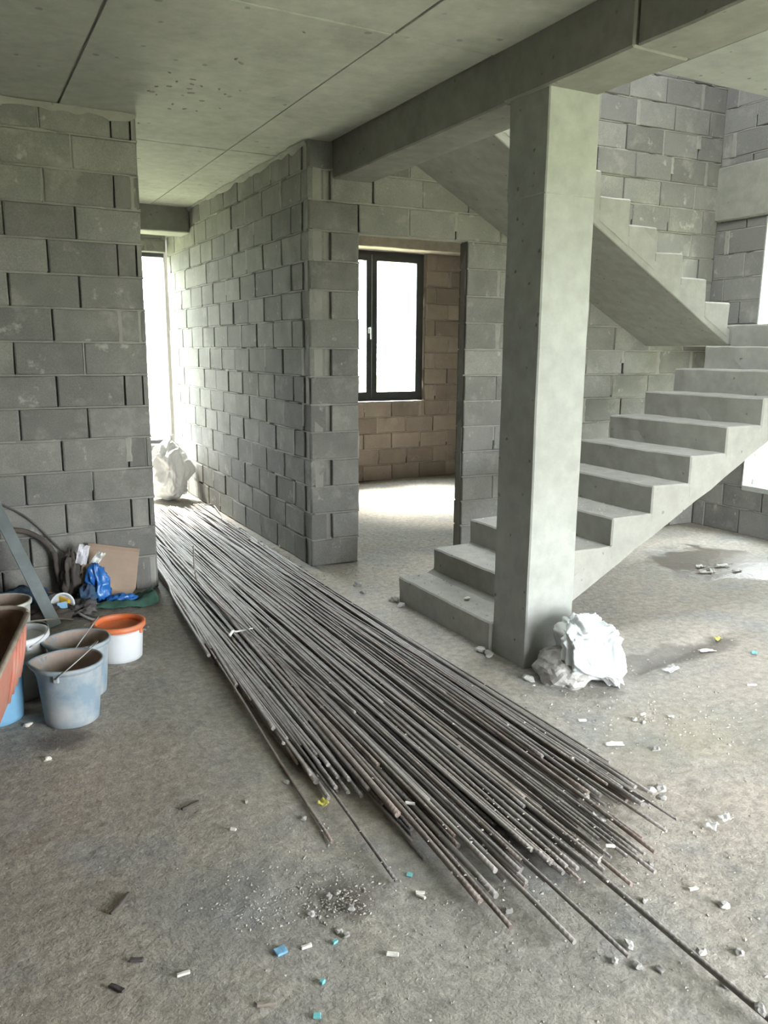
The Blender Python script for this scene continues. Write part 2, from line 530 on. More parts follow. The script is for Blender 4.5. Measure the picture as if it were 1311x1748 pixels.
def tube(pts, r, sides=6, cap=True, uv=False, rfun=None):
    pts = [Vector(p) for p in pts]
    v, f, L = [], [], [0.0]
    up = Vector((0, 0, 1))
    for i, p in enumerate(pts):
        t = (pts[min(i + 1, len(pts) - 1)] - pts[max(i - 1, 0)])
        t.normalize()
        ref = up if abs(t.z) < 0.9 else Vector((0, 1, 0))
        s = t.cross(ref).normalized()
        u = s.cross(t).normalized()
        rr = r if rfun is None else r * rfun(i / max(1, len(pts) - 1))
        for k in range(sides):
            a = 2 * PI * k / sides
            v.append(p + (s * math.cos(a) + u * math.sin(a)) * rr)
        if i: L.append(L[-1] + (p - pts[i - 1]).length)
    uvs = []
    for i in range(len(pts) - 1):
        for k in range(sides):
            k2 = (k + 1) % sides
            f.append((i * sides + k, i * sides + k2, (i + 1) * sides + k2, (i + 1) * sides + k))
            uvs += [(L[i], k / sides), (L[i], (k + 1) / sides), (L[i + 1], (k + 1) / sides), (L[i + 1], k / sides)]
    if cap:
        f.append(tuple(range(sides))[::-1])
        f.append(tuple((len(pts) - 1) * sides + k for k in range(sides)))
        uvs += [(L[0], 0)] * sides + [(L[-1], 0)] * sides
    return (v, f, uvs) if uv else (v, f)


def spline(ctrl, n):
    """Catmull-Rom through control points"""
    c = [Vector(p) for p in ctrl]
    c = [c[0] * 2 - c[1]] + c + [c[-1] * 2 - c[-2]]
    out = []
    m = len(c) - 3
    for i in range(n + 1):
        t = i / n * m
        k = min(int(t), m - 1)
        u = t - k
        p0, p1, p2, p3 = c[k:k + 4]
        out.append(0.5 * ((2 * p1) + (p2 - p0) * u + (2 * p0 - 5 * p1 + 4 * p2 - p3) * u * u + (3 * p1 - p0 - 3 * p2 + p3) * u ** 3))
    return out


def lathe(profile, n=40, fun=None):
    """profile of (r, z); fun(angle, r, z) may shift a point"""
    v, f = [], []
    for r, z in profile:
        for k in range(n):
            a = 2 * PI * k / n
            p = Vector((r * math.cos(a), r * math.sin(a), z))
            v.append(fun(a, p) if fun else p)
    for i in range(len(profile) - 1):
        for k in range(n):
            k2 = (k + 1) % n
            f.append((i * n + k, i * n + k2, (i + 1) * n + k2, (i + 1) * n + k))
    f.append(tuple(range(n))[::-1])
    f.append(tuple((len(profile) - 1) * n + k for k in range(n)))
    return v, f


_ico = {}


def ico(sub):
    if sub not in _ico:
        bm = bmesh.new()
        bmesh.ops.create_icosphere(bm, subdivisions=sub, radius=1.0)
        bm.verts.ensure_lookup_table()
        _ico[sub] = ([v.co.copy() for v in bm.verts], [tuple(x.index for x in f.verts) for f in bm.faces])
        bm.free()
    return _ico[sub]


def ridged(p, s, seed):
    return 1.0 - abs(noise.noise(Vector((p[0] * s + seed, p[1] * s - seed, p[2] * s + seed * 0.5)))) * 2.0


def crumple(sub, shape, amp, freq, seed, zmin=0.0, fine=0.3):
    """a bag-like closed body: unit sphere mapped by shape(), folded with ridge noise, set flat on its base"""
    V, F = ico(sub)
    out = []
    for c in V:
        p = Vector(shape(c))
        n = c.normalized()
        d = amp * ridged(c, freq, seed) + amp * fine * ridged(c, freq * 2.3, seed + 5) + amp * 0.45 * noise.noise(c * (freq * 0.6) + Vector((seed, 0, 0)))
        p = p + n * d
        if p.z < zmin:
            p.z = zmin + 0.002 * noise.noise(c * 6)
        out.append(p)
    return out, F


def sheet(nx, ny, fun):
    v = [fun(i / nx, j / ny) for j in range(ny + 1) for i in range(nx + 1)]
    f = [(j * (nx + 1) + i, j * (nx + 1) + i + 1, (j + 1) * (nx + 1) + i + 1, (j + 1) * (nx + 1) + i) for j in range(ny) for i in range(nx)]
    return v, f


def thick(vf, t):
    """gives a sheet a real thickness (solid copy offset along the mean normal)"""
    bm = bmesh.new()
    vs = [bm.verts.new(p) for p in vf[0]]
    for f in vf[1]: bm.faces.new([vs[i] for i in f])
    bm.normal_update()
    bmesh.ops.solidify(bm, geom=bm.faces[:], thickness=t)
    bm.verts.ensure_lookup_table()
    for i, v in enumerate(bm.verts): v.index = i
    r = ([v.co.copy() for v in bm.verts], [tuple(x.index for x in f.verts) for f in bm.faces])
    bm.free()
    return r


# ------------------------------------------------------------------ floor
TRENCH = [(2.95, 2.80), (3.3, 2.86), (3.75, 2.98)]


def floor_z(x, y):
    p = Vector((x, y, 0))
    z = 0.010 * noise.noise(p * 0.9) + 0.005 * noise.noise(p * 3.1 + Vector((7, 3, 0))) + 0.0022 * noise.noise(p * 9 + Vector((1, 8, 0)))
    # sunken edge of an old screed near the pillar
    if 2.7 < x < 4.1 and 2.5 < y < 3.3:
        yc = 2.80 + (x - 2.95) * 0.2 + 0.03 * noise.noise(Vector((x * 4, 0, 3)))
        t = (y - yc) / 0.07
        w = max(0, min(1, (x - 2.7) / 0.25)) * max(0, min(1, (4.1 - x) / 0.4))
        z -= 0.022 * math.exp(-t * t) * w
    # spilled earth in front of the bars
    for cx, cy, r, h in ((0.90, 1.90, 0.12, 0.016), (0.66, 2.06, 0.12, 0.010), (2.1, 2.55, 0.12, 0.01)):
        d = math.hypot(x - cx, y - cy) / r
        if d < 2.2:
            z += h * math.exp(-d * d) * (0.6 + 0.8 * noise.noise(p * 28))
    return z


def build_floor():
    xs = np.concatenate([np.arange(XMIN - .2, -0.3, 0.12), np.arange(-0.3, 3.4, 0.025), np.arange(3.4, RW_X + .25, 0.05)])
    ys = np.concatenate([np.arange(YMIN - .2, 0.8, 0.12), np.arange(0.8, 4.2, 0.025), np.arange(4.2, YMAX + .15, 0.06)])
    nx, ny = len(xs), len(ys)
    v = [(float(x), float(y), floor_z(x, y)) for y in ys for x in xs]
    f = [(j * nx + i, j * nx + i + 1, (j + 1) * nx + i + 1, (j + 1) * nx + i) for j in range(ny - 1) for i in range(nx - 1)]
    o = mk('floor', (v, f), M['floor'], smooth=True)
    tag(o, 'dusty uneven grey concrete screed floor with damp stains', 'floor', kind='structure')
    v, f = boxes([(XMIN - .2, RW_X + .2, YMIN - .2, YMAX + .1, -0.3, -0.06)])
    g = mk('foundation_slab', (v, f), M['beam'], o)
    return o


floor = build_floor()
gr = mk('ground_outside', boxes([(-60, 60, -60, 60, -0.9, -0.45)]), M['grass'])
tag(gr, 'rough green grass ground around the house', 'ground', kind='structure')


# ------------------------------------------------------------------ block walls
rng = random.Random(11)
BL, BH = 0.388, 0.190


def block_mesh(name, T, seed, mat):
    r = random.Random(seed)
    xs = [-BL / 2, -BL / 2 + .008, r.uniform(-.05, .05), BL / 2 - .008, BL / 2]
    zs = [-BH / 2, -BH / 2 + .007, BH / 2 - .007, BH / 2]
    v, f = [], []
    for j, z in enumerate(zs):
        for i, x in enumerate(xs):
            edge = i in (0, 4) or j in (0, 3)
            y = -T / 2 + (0.0035 + r.uniform(0, .003) if edge else r.uniform(-.0015, .0015))
            v.append([x + (r.uniform(-.0025, .0025) if edge else 0), y, z + (r.uniform(-.0025, .0025) if edge else 0)])
    if seed % 3 == 0:      # a broken arris
        c = r.choice([0, 4, 15, 19])
        v[c][0] *= 0.955
        v[c][2] *= 0.90
        v[c][1] += 0.014
    for j in range(3):
        for i in range(4):
            f.append((j * 5 + i, j * 5 + i + 1, (j + 1) * 5 + i + 1, (j + 1) * 5 + i))
    b = len(v)
    for x, z in ((-BL / 2, -BH / 2), (BL / 2, -BH / 2), (BL / 2, BH / 2), (-BL / 2, BH / 2)):
        v.append([x, T / 2, z])
    f += [(b, b + 1, 4, 3, 2, 1, 0), (b + 1, b + 2, 19, 14, 9, 4), (b + 2, b + 3, 15, 16, 17, 18, 19), (b + 3, b, 0, 5, 10, 15), (b + 3, b + 2, b + 1, b)]
    me = bpy.data.meshes.new(name)
    me.from_pydata(v, [], f)
    me.materials.append(mat)
    me.update()
    return me


_bm_cache = {}


def block_variants(T, matkey):
    key = (round(T, 3), matkey)
    if key not in _bm_cache:
        _bm_cache[key] = [block_mesh('block', T, s, M[matkey]) for s in range(8)]
    return _bm_cache[key]


def sub_rect(rects, op):
    out = []
    for (a, b, z0, z1) in rects:
        s0, s1, o0, o1 = op
        if b <= s0 + .004 or a >= s1 - .004 or z1 <= o0 + .012 or z0 >= o1 - .012:
            out.append((a, b, z0, z1))
            continue
        if a < s0 - .02: out.append((a, s0, z0, z1))
        if b > s1 + .02: out.append((s1, b, z0, z1))
        aa, bb = max(a, s0), min(b, s1)
        if z0 < o0 - .03: out.append((aa, bb, z0, o0))
        if z1 > o1 + .03: out.append((aa, bb, o1, z1))
    return out


def wall(name, p0, ang, L, T, zbase, zstep, ztop, rows, openings, matkey, mortar, label, seed, opens=0.3, smear=0.12, back=False, s_from=0.0, s_to=None, solid=()):
    """block wall: local x along the wall, local -y the face that is seen; rows(k) gives the joint positions of course k"""
    r = random.Random(seed)
    root = empty(name, (p0[0], p0[1], 0), ang)
    tag(root, label, 'wall', kind='structure')
    vs = block_variants(T, matkey)
    mv, mf = [], []
    cores = []
    s_to = L if s_to is None else s_to
    k = 0
    z0 = 0.0
    while z0 < ztop - 0.02:
        z1 = min(zbase + zstep * (k + 1), ztop)
        J = sorted(j for j in rows(k) if s_from + .02 < j < s_to - .02)
        edges = [s_from] + J + [s_to]
        st = 0.0 if not callable(getattr(rows, 'start', None)) else rows.start(k)
        en = 0.0 if not callable(getattr(rows, 'end', None)) else rows.end(k)
        edges[0] += st
        edges[-1] -= en
        for a, b in zip(edges[:-1], edges[1:]):
            rc = [(a, b, z0, z1)]
            for op in openings: rc = sub_rect(rc, op)
            for (a2, b2, c0, c1) in rc:
                w, h = b2 - a2 - .010, c1 - c0 - .011
                if w < .018 or h < .018: continue
                o = bpy.data.objects.new('block', r.choice(vs))
                o.scale = (w / BL * r.choice((1, -1)), 1, h / BH)
                o.location = ((a2 + b2) / 2 + r.uniform(-.0015, .0015), T / 2 + r.uniform(-.004, .004), (c0 + c1) / 2)
                o.rotation_euler = (r.uniform(-.004, .004), r.uniform(-.003, .003), r.uniform(-.006, .006))
                link(o, root)
        rc = [(s_from, s_to, z0, z1)]
        for op in openings: rc = sub_rect(rc, op)
        for (a, b, c0, c1) in rc:
            cores.append((a + .004, b - .004, .035, T - .02, c0, c1))
        # perpends
        for j in J:
            zr = [(j - .01, j + .01, z0, z1)]
            for op in openings: zr = sub_rect(zr, op)
            zr = [q for q in zr if q[3] - q[2] > .1 and q[1] - q[0] > .015]
            if not zr: continue
            q = r.random()
            if q < opens: continue
            wide = r.uniform(.018, .034) if q > 1 - smear else r.uniform(.005, .009)
            proud = r.uniform(.001, .004) if q > 1 - smear else -r.uniform(.002, .008)
            n = 5
            lo, hi = zr[0][2] + .004, zr[0][3] - .004
            if r.random() < .3: lo += (hi - lo) * r.uniform(.1, .5)
            base = len(mv)
            for i in range(n + 1):
                z = lo + (hi - lo) * i / n
                w = wide * r.uniform(.75, 1.2)
                pr = proud + r.uniform(-.0015, .0015)
                mv += [(j - w, 0.004 if proud > 0 else .012, z), (j - w * .55, -pr, z), (j + w * .55, -pr, z), (j + w, 0.004 if proud > 0 else .012, z)]
            for i in range(n):
                for c in range(3):
                    a = base + i * 4 + c
                    mf.append((a, a + 1, a + 5, a + 4))
        # bed joint above this course
        if z1 < ztop - .02 or True:
            rc = [(s_from, s_to, z1 - .012, z1 + .012)]
            rc2 = []
            for (a, b, c0, c1) in rc:
                segs = [(a, b)]
                for (s0, s1, o0, o1) in openings:
                    if o0 - .02 < z1 < o1 + .02:
                        ns = []
                        for (u, w) in segs:
                            if w <= s0 or u >= s1: ns.append((u, w)); continue
                            if u < s0: ns.append((u, s0))
                            if w > s1: ns.append((s1, w))
                        segs = ns
                rc2 += segs
            for (a, b) in rc2:
                n = max(1, int((b - a) / .05))
                base = len(mv)
                for i in range(n + 1):
                    s = a + (b - a) * i / n
                    q = noise.noise(Vector((s * 6, z1 * 9, seed))) + .5 * noise.noise(Vector((s * 21, z1 * 9, seed + 4)))
                    pr = -.0022 + .0075 * q
                    hb = (.006 + max(0, pr) * 1.6 + .004 * abs(q))
                    miss = noise.noise(Vector((s * 9, z1 * 13, seed + 9))) < -.33
                    if miss: pr = -.02
                    yb = .007 if pr > -.001 else .012
                    if miss: yb = .02
                    mv += [(s, yb, z1 - hb), (s, -pr, z1 - hb * .5), (s, -pr, z1 + hb * .5), (s, yb, z1 + hb)]
                for i in range(n):
                    for c in range(3):
                        a4 = base + i * 4 + c
                        mf.append((a4, a4 + 4, a4 + 5, a4 + 1))
        z0 = z1
        k += 1
    cv, cf = boxes(cores + list(solid))
    b = len(mv)
    mv += cv
    mf += [tuple(i + b for i in f) for f in cf]
    mk('mortar', (mv, mf), M[mortar], root)
    return root


class Rows:
    def __init__(self, fun, start=None, end=None):
        self.f = fun
        if start: self.start = start
        if end: self.end = end

    def __call__(self, k): return self.f(k)


def bond(L, off_even, off_odd, step=0.4, jit=0.012, seed=0):
    def fun(k):
        r = random.Random(seed * 100 + k)
        o = off_even if k % 2 == 0 else off_odd
        return [o + step * i + r.uniform(-jit, jit) for i in range(-1, int(L / step) + 2)]
    return fun


# left wall: free end at LW_X; seen part from about x = 0.35
LWL = LW_X - (-1.255)


def lw_rows(k):
    L = LWL
    if k % 2 == 1:
        return [L - .39 - .397 * i for i in range(7)]
    return [L - .040, L - .155] + [L - .56 - .397 * i for i in range(6)]


wall('wall_left', (LW_X - LWL, LW_Y), 0.0, LWL, 0.15, 0.0275, 0.2012, CEIL, Rows(lw_rows), [], 'block', 'mortar',
     'grey concrete block wall behind the buckets, ending free at the corridor', 3, opens=0.62, smear=0.14)

# corridor wall: face looks to -x; local x runs from the far end to the near corner
CWL = CW_Y1 - W2_A.y
cw_b = bond(CWL, 0.17, 0.37, seed=5)
wall('wall_corridor', (CW_X, CW_Y1), -PI / 2, CWL, 0.12, 0.0, 0.2015, CEIL,
     Rows(cw_b, end=lambda k: 0.122 if k % 2 == 0 else 0.0), [], 'block', 'mortar',
     'long grey concrete block wall running down the corridor beside the rebar', 7, opens=0.16, smear=0.2)

# stair wall with the doorway
W2V = W2_B - W2_A
W2L = W2V.length
W2ANG = math.atan2(W2V.y, W2V.x)


def w2_rows(k):
    d0, d1 = DOOR[0] - W2_A.x, DOOR[1] - W2_A.x
    if k % 2 == 0:
        return [d0 - .006 + .4 * i for i in range(10)]
    return [.49 + .4 * i for i in range(10)]


def w2y(x):
    return W2_A.y + (x - W2_A.x) * math.tan(W2ANG)


wall('wall_stair', W2_A, W2ANG, W2L, 0.12, 0.0, 0.2015, 4.63, Rows(w2_rows, start=lambda k: 0.165 if k % 2 == 1 else 0.0),
     [(DOOR[0] - W2_A.x, DOOR[1] - W2_A.x, -0.1, DOOR[2])], 'block', 'mortar',
     'grey concrete block wall with the doorway, rising behind the stairs', 13, opens=0.3, smear=0.2)

# right wall of the stairwell
RWL = W2_B.y - 2.73
wall('wall_right', (RW_X, W2_B.y), -PI / 2, RWL, 0.15, 0.03, 0.2015, 4.65, Rows(bond(RWL, .12, .32, seed=8)),
     [(W2_B.y - 4.72, W2_B.y - 4.08, 0.44, 2.73), (-.02, RWL + .02, 2.73, 3.19)], 'block', 'mortar',
     'dim concrete block wall with the tall stair window', 17, opens=0.15, smear=0.2)

# far wall of the room behind the doorway
BRL = RW_X - 2.405
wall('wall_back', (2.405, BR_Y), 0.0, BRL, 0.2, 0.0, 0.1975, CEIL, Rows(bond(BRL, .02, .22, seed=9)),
     [(3.81 - 2.405, 5.29 - 2.405, 0.975, 2.77)], 'block_brown', 'mortar_brown',
     'brownish block wall under the window of the room behind the doorway', 21, opens=0.2, smear=0.25)

# end wall of the corridor bay
EWL = CW_X - 0.95
wall('wall_corridor_end', (0.95, CW_Y1), 0.0, EWL, 0.12, 0.0, 0.2, CEIL, Rows(bond(EWL, .1, .3, seed=10)),
     [(0.10, EWL + .02, 0.50, 2.66)], 'block', 'mortar', 'low block wall under the bright corridor window', 23)


# ------------------------------------------------------------------ plain shell (seen edge-on or not at all)
def shell(name, bx, mat, label):
    o = mk(name, boxes(bx), M[mat])
    tag(o, label, 'wall', kind='structure')
    return o


S0, S1, S2, S3 = SOUTH_OPEN
shell('wall_front', [(XMIN - .2, S0, YMIN - .2, YMIN, -.3, CEIL + .16), (S1, RW_X + .2, YMIN - .2, YMIN, -.3, CEIL + .16), (S0, S1, YMIN - .2, YMIN, S3, CEIL + .16)],
      'block', 'block wall with the wide opening behind the viewer')
shell('wall_side', [(XMIN - .2, XMIN, YMIN, LW_Y + .2, -.3, CEIL + .16), (XMIN, LW_X - LWL, LW_Y, LW_Y + .15, 0, CEIL)], 'block', 'block wall closing the room on its dark side')
E0, E1, E2, E3 = EAST_OPEN
shell('wall_east', [(RW_X, RW_X + .2, YMIN, E0, -.3, 3.2), (RW_X, RW_X + .2, E1, 2.73, -.3, 3.2), (RW_X, RW_X + .2, E0, E1, -.3, E2), (RW_X, RW_X + .2, E0, E1, E3, 3.2),
                    (RW_X + .005, RW_X + .2, 5.2, BR_Y + .2, -.3, 3.2), (RW_X + .004, RW_X + .2, 5.2, 5.6, 3.2, UP), (RW_X, RW_X + .2, 1.0, 2.73, 3.2, UP), (RW_X, RW_X + .15, 2.73, 5.4, 4.65, UP)],
      'block', 'outer block wall with a wide window opening')
shell('wall_hallway', [(0.80, 0.95, LW_Y + .15, YMAX, 0, CEIL)], 'block', 'block wall on the hidden side of the corridor')
K0, K1, K2, K3 = ADDED_ROOF_OPEN
shell('wall_upper', [(XMIN, RW_X, .8, 1.0, 3.16, UP), (-.2, 0, 1.0, 5.6, 3.16, UP), (0, RW_X + .15, 5.45, 5.6, 4.6, UP), (0, 2.3, 5.45, 5.6, 3.16, 4.6)], 'block', 'block walls of the storey above the stairs')
shell('roof_slab', [(-.2, K0, .8, 5.6, UP, UP + .2), (K1, RW_X + .2, .8, 5.6, UP, UP + .2), (K0, K1, .8, K2, UP, UP + .2), (K0, K1, K3, 5.6, UP, UP + .2)], 'ceiling', 'concrete roof slab over the stairwell')
shell('wall_outer', [(CW_X + .12, RW_X + .2, BR_Y + .2, BR_Y + .21, CEIL - .02, CEIL + .1)], 'block', 'outer edge of the slab over the back room')

# ------------------------------------------------------------------ ceiling with formwork panels
ceil = empty('ceiling', (0, 0, CEIL))
tag(ceil, 'grey concrete ceiling marked by formwork panel seams', 'ceiling', kind='structure')
mk('slab', boxes([(XMIN - .2, 2.46, YMIN - .2, YMAX + .1, .010, .16), (2.46, RW_X + .2, 5.40, YMAX - .55, .010, .16), (2.46, 2.76, YMIN - .2, 5.4, .06, .16)]), M['ceiling'], ceil)
px = [XMIN, -1.712, -.506, .70, 1.906, 2.46]
py = [YMIN, 1.02, 3.50, 5.97, 8.47]
prr = random.Random(4)
for i in range(len(px) - 1):
    for j in range(len(py) - 1):
        x0, x1 = px[i] + .006, px[i + 1] - .006
        y0, y1 = py[j] + .006, py[j + 1] - .006
        if y0 > 5.3: x1 = min(x1, CW_X + .1)
        if y0 > 5.3 and x0 < .7 - .1: continue
        if x1 - x0 < .05: continue
        dz = prr.uniform(-.0025, .0025)
        bm = rough_box(x0, x1, y0, y1, dz, .012, step=0.2, bev=.002, amp=.0015, freq=3, seed=i * 7 + j)
        from_bm('panel', bm, M['ceiling'], ceil)
for (x0, x1, y0, y1) in ((2.41, 4.3, 5.55, 8.55), (4.308, RW_X, 5.55, 8.55), (0.95, CW_X, 8.478, 9.5)):
    from_bm('panel', rough_box(x0, x1, y0, y1, 0, .012, step=.4, bev=.002, amp=.0015, freq=3), M['ceiling'], ceil)

cs = random.Random(3)
for i in range(26):
    a = cs.uniform(0, 6.28)
    x, y = 1.32 + cs.gauss(0, .12), 4.75 + cs.gauss(0, .45)
    n_ = 9
    r_ = cs.uniform(.003, .009)
    ring_ = [(x + r_ * (1 + .5 * cs.random()) * 2.2 * math.cos(t) * math.cos(a) - r_ * math.sin(t) * math.sin(a), y + r_ * 2.2 * math.cos(t) * math.sin(a) + r_ * math.sin(t) * math.cos(a)) for t in [2 * PI * k / n_ for k in range(n_)]]
    v = [(p[0], p[1], -.001) for p in ring_] + [((p[0] - x) * .6 + x, (p[1] - y) * .6 + y, -.006) for p in ring_]
    f = [(k, (k + 1) % n_, n_ + (k + 1) % n_, n_ + k) for k in range(n_)] + [tuple(range(n_, 2 * n_))]
    mk('concrete_scab', (v, f), M['mortar'], ceil)

# squeezed mortar along the top of the walls
def cornice(name, pts, r, label):
    """uneven mortar fillet between wall and ceiling"""
    n = 60
    v, f = [], []
    a, b, out = Vector(pts[0]), Vector(pts[1]), Vector(pts[2])
    for i in range(n + 1):
        p = a.lerp(b, i / n)
        q = r * (0.8 + 1.1 * noise.noise(Vector((p.x * 5, p.y * 5, 3))) + .5 * noise.noise(Vector((p.x * 17, p.y * 17, 1))))
        q = max(.012, q)
        v += [p + out * .001 + Vector((0, 0, -q * 1.3)), p + out * (q * .45) + Vector((0, 0, -q * .5)), p + out * (q * .8) + Vector((0, 0, -.001))]
    for i in range(n):
        for c in range(2):
            k = i * 3 + c
            f.append((k, k + 3, k + 4, k + 1))
    o = mk(name, (v, f), M['mortar'], smooth=True)
    tag(o, label, 'mortar', kind='structure')
    return o


cornice('trim_1', ((-1.2, LW_Y - .002, CEIL - .003), (LW_X, LW_Y - .002, CEIL - .003), (0, -1, 0)), .04, 'pale mortar squeezed between left wall and ceiling')
cornice('trim_2', ((CW_X - .002, 5.42, CEIL - .003), (CW_X - .002, 9.4, CEIL - .003), (-1, 0, 0)), .03, 'ragged mortar edge where the corridor wall meets the ceiling')

# ------------------------------------------------------------------ beams, slab of the stair side, pillar
beam = empty('ceiling_beam', (2.46, 0, BEAM_Z))
tag(beam, 'dark concrete beam running along the ceiling to the doorway wall', 'beam', kind='structure')
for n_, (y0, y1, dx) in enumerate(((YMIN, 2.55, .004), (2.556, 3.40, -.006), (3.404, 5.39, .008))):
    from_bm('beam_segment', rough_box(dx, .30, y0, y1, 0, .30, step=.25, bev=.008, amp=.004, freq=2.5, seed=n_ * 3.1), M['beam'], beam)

low = empty('ceiling_slab', (2.76, 0, BEAM_Z))
tag(low, 'smooth lower concrete ceiling beside the stair opening', 'ceiling', kind='structure')
from_bm('slab', rough_box(0.0, RW_X - 2.76, YMIN, 2.735, 0.004, .39, step=.4, bev=.012, amp=.004, freq=2.5, seed=5), M['pillar'], low)

pil = empty('concrete_pillar', (2.475, 3.08, 0))
tag(pil, 'square cast concrete pillar carrying the beam beside the stairs', 'pillar', kind='structure')
from_bm('shaft', rough_box(0, .30, 0, .29, -.03, 2.318, step=.16, bev=.007, amp=.0035, freq=4, seed=2), M['pillar'], pil)
from_bm('pillar_head', rough_box(-.0025, .2985, -.002, .29, 2.31, 2.77, step=.16, bev=.006, amp=.004, freq=4, seed=6), M['pillar'], pil)

bb = empty('stair_window_beam', (RW_X, 0, 0))
tag(bb, 'concrete ring beam above the tall stair window', 'beam', kind='structure')
from_bm('beam_segment', rough_box(-.03, .16, 2.74, W2_B.y + .02, 2.735, 3.19, step=.25, bev=.012, amp=.006, freq=4, seed=8), M['beam'], bb)
rb = empty('room_window_beam', (0, 0, 0))
tag(rb, 'pale brown concrete lintel beam over the window seen through the doorway', 'beam', kind='structure')
from_bm('beam_segment', rough_box(2.41, RW_X, 8.53, 8.82, BEAM_Z, 3.0, step=.3, bev=.008, amp=.004, freq=3, seed=9), M['mortar_brown'], rb)
cb = empty('corridor_beam', (0, 0, 0))
tag(cb, 'concrete beam crossing the far end of the corridor', 'beam', kind='structure')
from_bm('beam_segment', rough_box(0.95, CW_X + .01, 8.49, 8.82, 2.755, 3.02, step=.2, bev=.01, amp=.005, freq=4, seed=12), M['beam'], cb)

# ------------------------------------------------------------------ staircase
stair = empty('staircase', (2.46, 3.37, 0))
tag(stair, 'raw concrete staircase climbing past the pillar to a landing', 'staircase')
OX, OY = 2.46, 3.37
XS = [2.46, 2.714, 3.004, 3.305, 3.605, 3.905, 4.206, 4.513, 4.821, 5.124, 5.39]
RISE = 0.1648
FY0, FY1 = 3.37, 4.378


def sof(x):
    return max(-.02, 0.217 + 0.535 * (x - 3.052))


lowf = None
poly = [(2.60, -.02), (2.66, -.02)]
for i in range(1, 24):
    x = 2.66 + (5.42 - 2.66) * i / 23
    poly.append((x, sof(x) + .012 * noise.noise(Vector((x * 5, 2, 0))) + .006 * noise.noise(Vector((x * 19, 5, 0)))))
top = [(5.42, sof(5.42) + .13), (2.60, sof(2.86) + .01)]
lowf = from_bm('flight_slab', prism_bm([(x - OX, z) for x, z in poly + top], FY0 - OY, FY1 - OY, step=0, bev=0, amp=0), M['stair'], stair)
for i in range(11):
    x0 = XS[i]
    x1 = XS[i + 1] + .012 if i < 10 else 5.43
    zt = RISE * (i + 1)
    zb0 = (sof(x0) + .05) if i > 1 else -.03
    zb1 = (sof(x1) + .05) if i > 1 else -.03
    zb0 = min(zb0, zt - RISE - .03)
    yj = 0.0 if i else .0
    pl = [(x0 - OX, zb0), (x1 - OX, min(zb1, zt - .06)), (x1 - OX, zt), (x0 - OX + .004 * rng.uniform(-1, 1), zt)]
    bm = prism_bm(pl, FY0 - OY - .0015, FY1 - OY + rng.uniform(-.01, .01), step=.085, bev=.009, amp=.0065, freq=8, seed=i * 3.3)
    from_bm('step', bm, M['stair'], stair)

def meet_wall(o, y_edge):
    for v in o.data.vertices:
        if abs(v.co.y + OY - y_edge) < .02:
            v.co.y = w2y(v.co.x + OX) - .004 - OY
    o.data.update()


# landing
LZ = RISE * 11
UY0 = 4.395
UY1 = 5.29
lo_ = from_bm('landing', rough_box(5.40 - OX, RW_X - .004 - OX, FY0 - OY, UY1 - OY, 1.655, LZ, step=.2, bev=.01, amp=.005, freq=5, seed=4), M['stair'], stair)


meet_wall(lo_, UY1)


def sof2(x):
    return 1.655 + .5545 * (5.385 - x)


UY0 = 4.395
UY1 = 5.29
ux = [5.385 - .275 * i for i in range(9)]
pl = [(5.42, 1.652), (3.0, sof2(3.0)), (3.0, sof2(3.0) + .13), (5.42, 1.77)]
us_ = from_bm('upper_slab', prism_bm([(x - OX, z) for x, z in pl], UY0 - OY, UY1 - OY, step=.22, bev=.006, amp=.004, freq=4, seed=3), M['stair'], stair)
for i in range(8):
    x0 = ux[i]
    x1 = ux[i + 1] - .012
    zt = LZ + RISE * (i + 1) + .004
    pl = [(x0, max(1.70, sof2(x0) + .05)), (x0, zt), (x1, zt), (x1, sof2(x1) + .05)]
    pl = [(x - OX, z) for x, z in pl]
    st_ = from_bm('upper_step', prism_bm(pl, UY0 - OY - .001, UY1 - OY, step=.1, bev=.012, amp=.008, freq=8, seed=50 + i), M['stair'], stair)
    meet_wall(st_, UY1)
ul_ = from_bm('upper_landing', rough_box(2.765 - OX, 3.22 - OX, UY0 - OY, UY1 - OY, 2.93, 3.16, step=.2, bev=.008, amp=.004, seed=7), M['stair'], stair)
meet_wall(us_, UY1)
meet_wall(ul_, UY1)


# ------------------------------------------------------------------ windows
def bar(x0, x1, z0, z1, y0, y1, bev=.006):
    bm = bmesh.new()
    vs, fs = boxes([(x0, x1, y0, y1, z0, z1)])
    bv = [bm.verts.new(v) for v in vs]
    for f in fs: bm.faces.new([bv[i] for i in f])
    bmesh.ops.bevel(bm, geom=bm.edges[:], offset=bev, segments=1, affect='EDGES')
    return bm


def ring(name, x0, x1, z0, z1, w, y0, y1, mat, parent):
    v, f = [], []
    for (a, b, c, d, y) in ((x0, x1, z0, z1, y0), (x0 + w, x1 - w, z0 + w, z1 - w, y0), (x0 + w, x1 - w, z0 + w, z1 - w, y1), (x0, x1, z0, z1, y1)):
        v += [(a, y, c), (b, y, c), (b, y, d), (a, y, d)]
    for r_ in range(4):
        q = (r_ + 1) % 4
        for k in range(4):
            k2 = (k + 1) % 4
            f.append((r_ * 4 + k, r_ * 4 + k2, q * 4 + k2, q * 4 + k))
    return mk(name, (v, f), mat, parent)


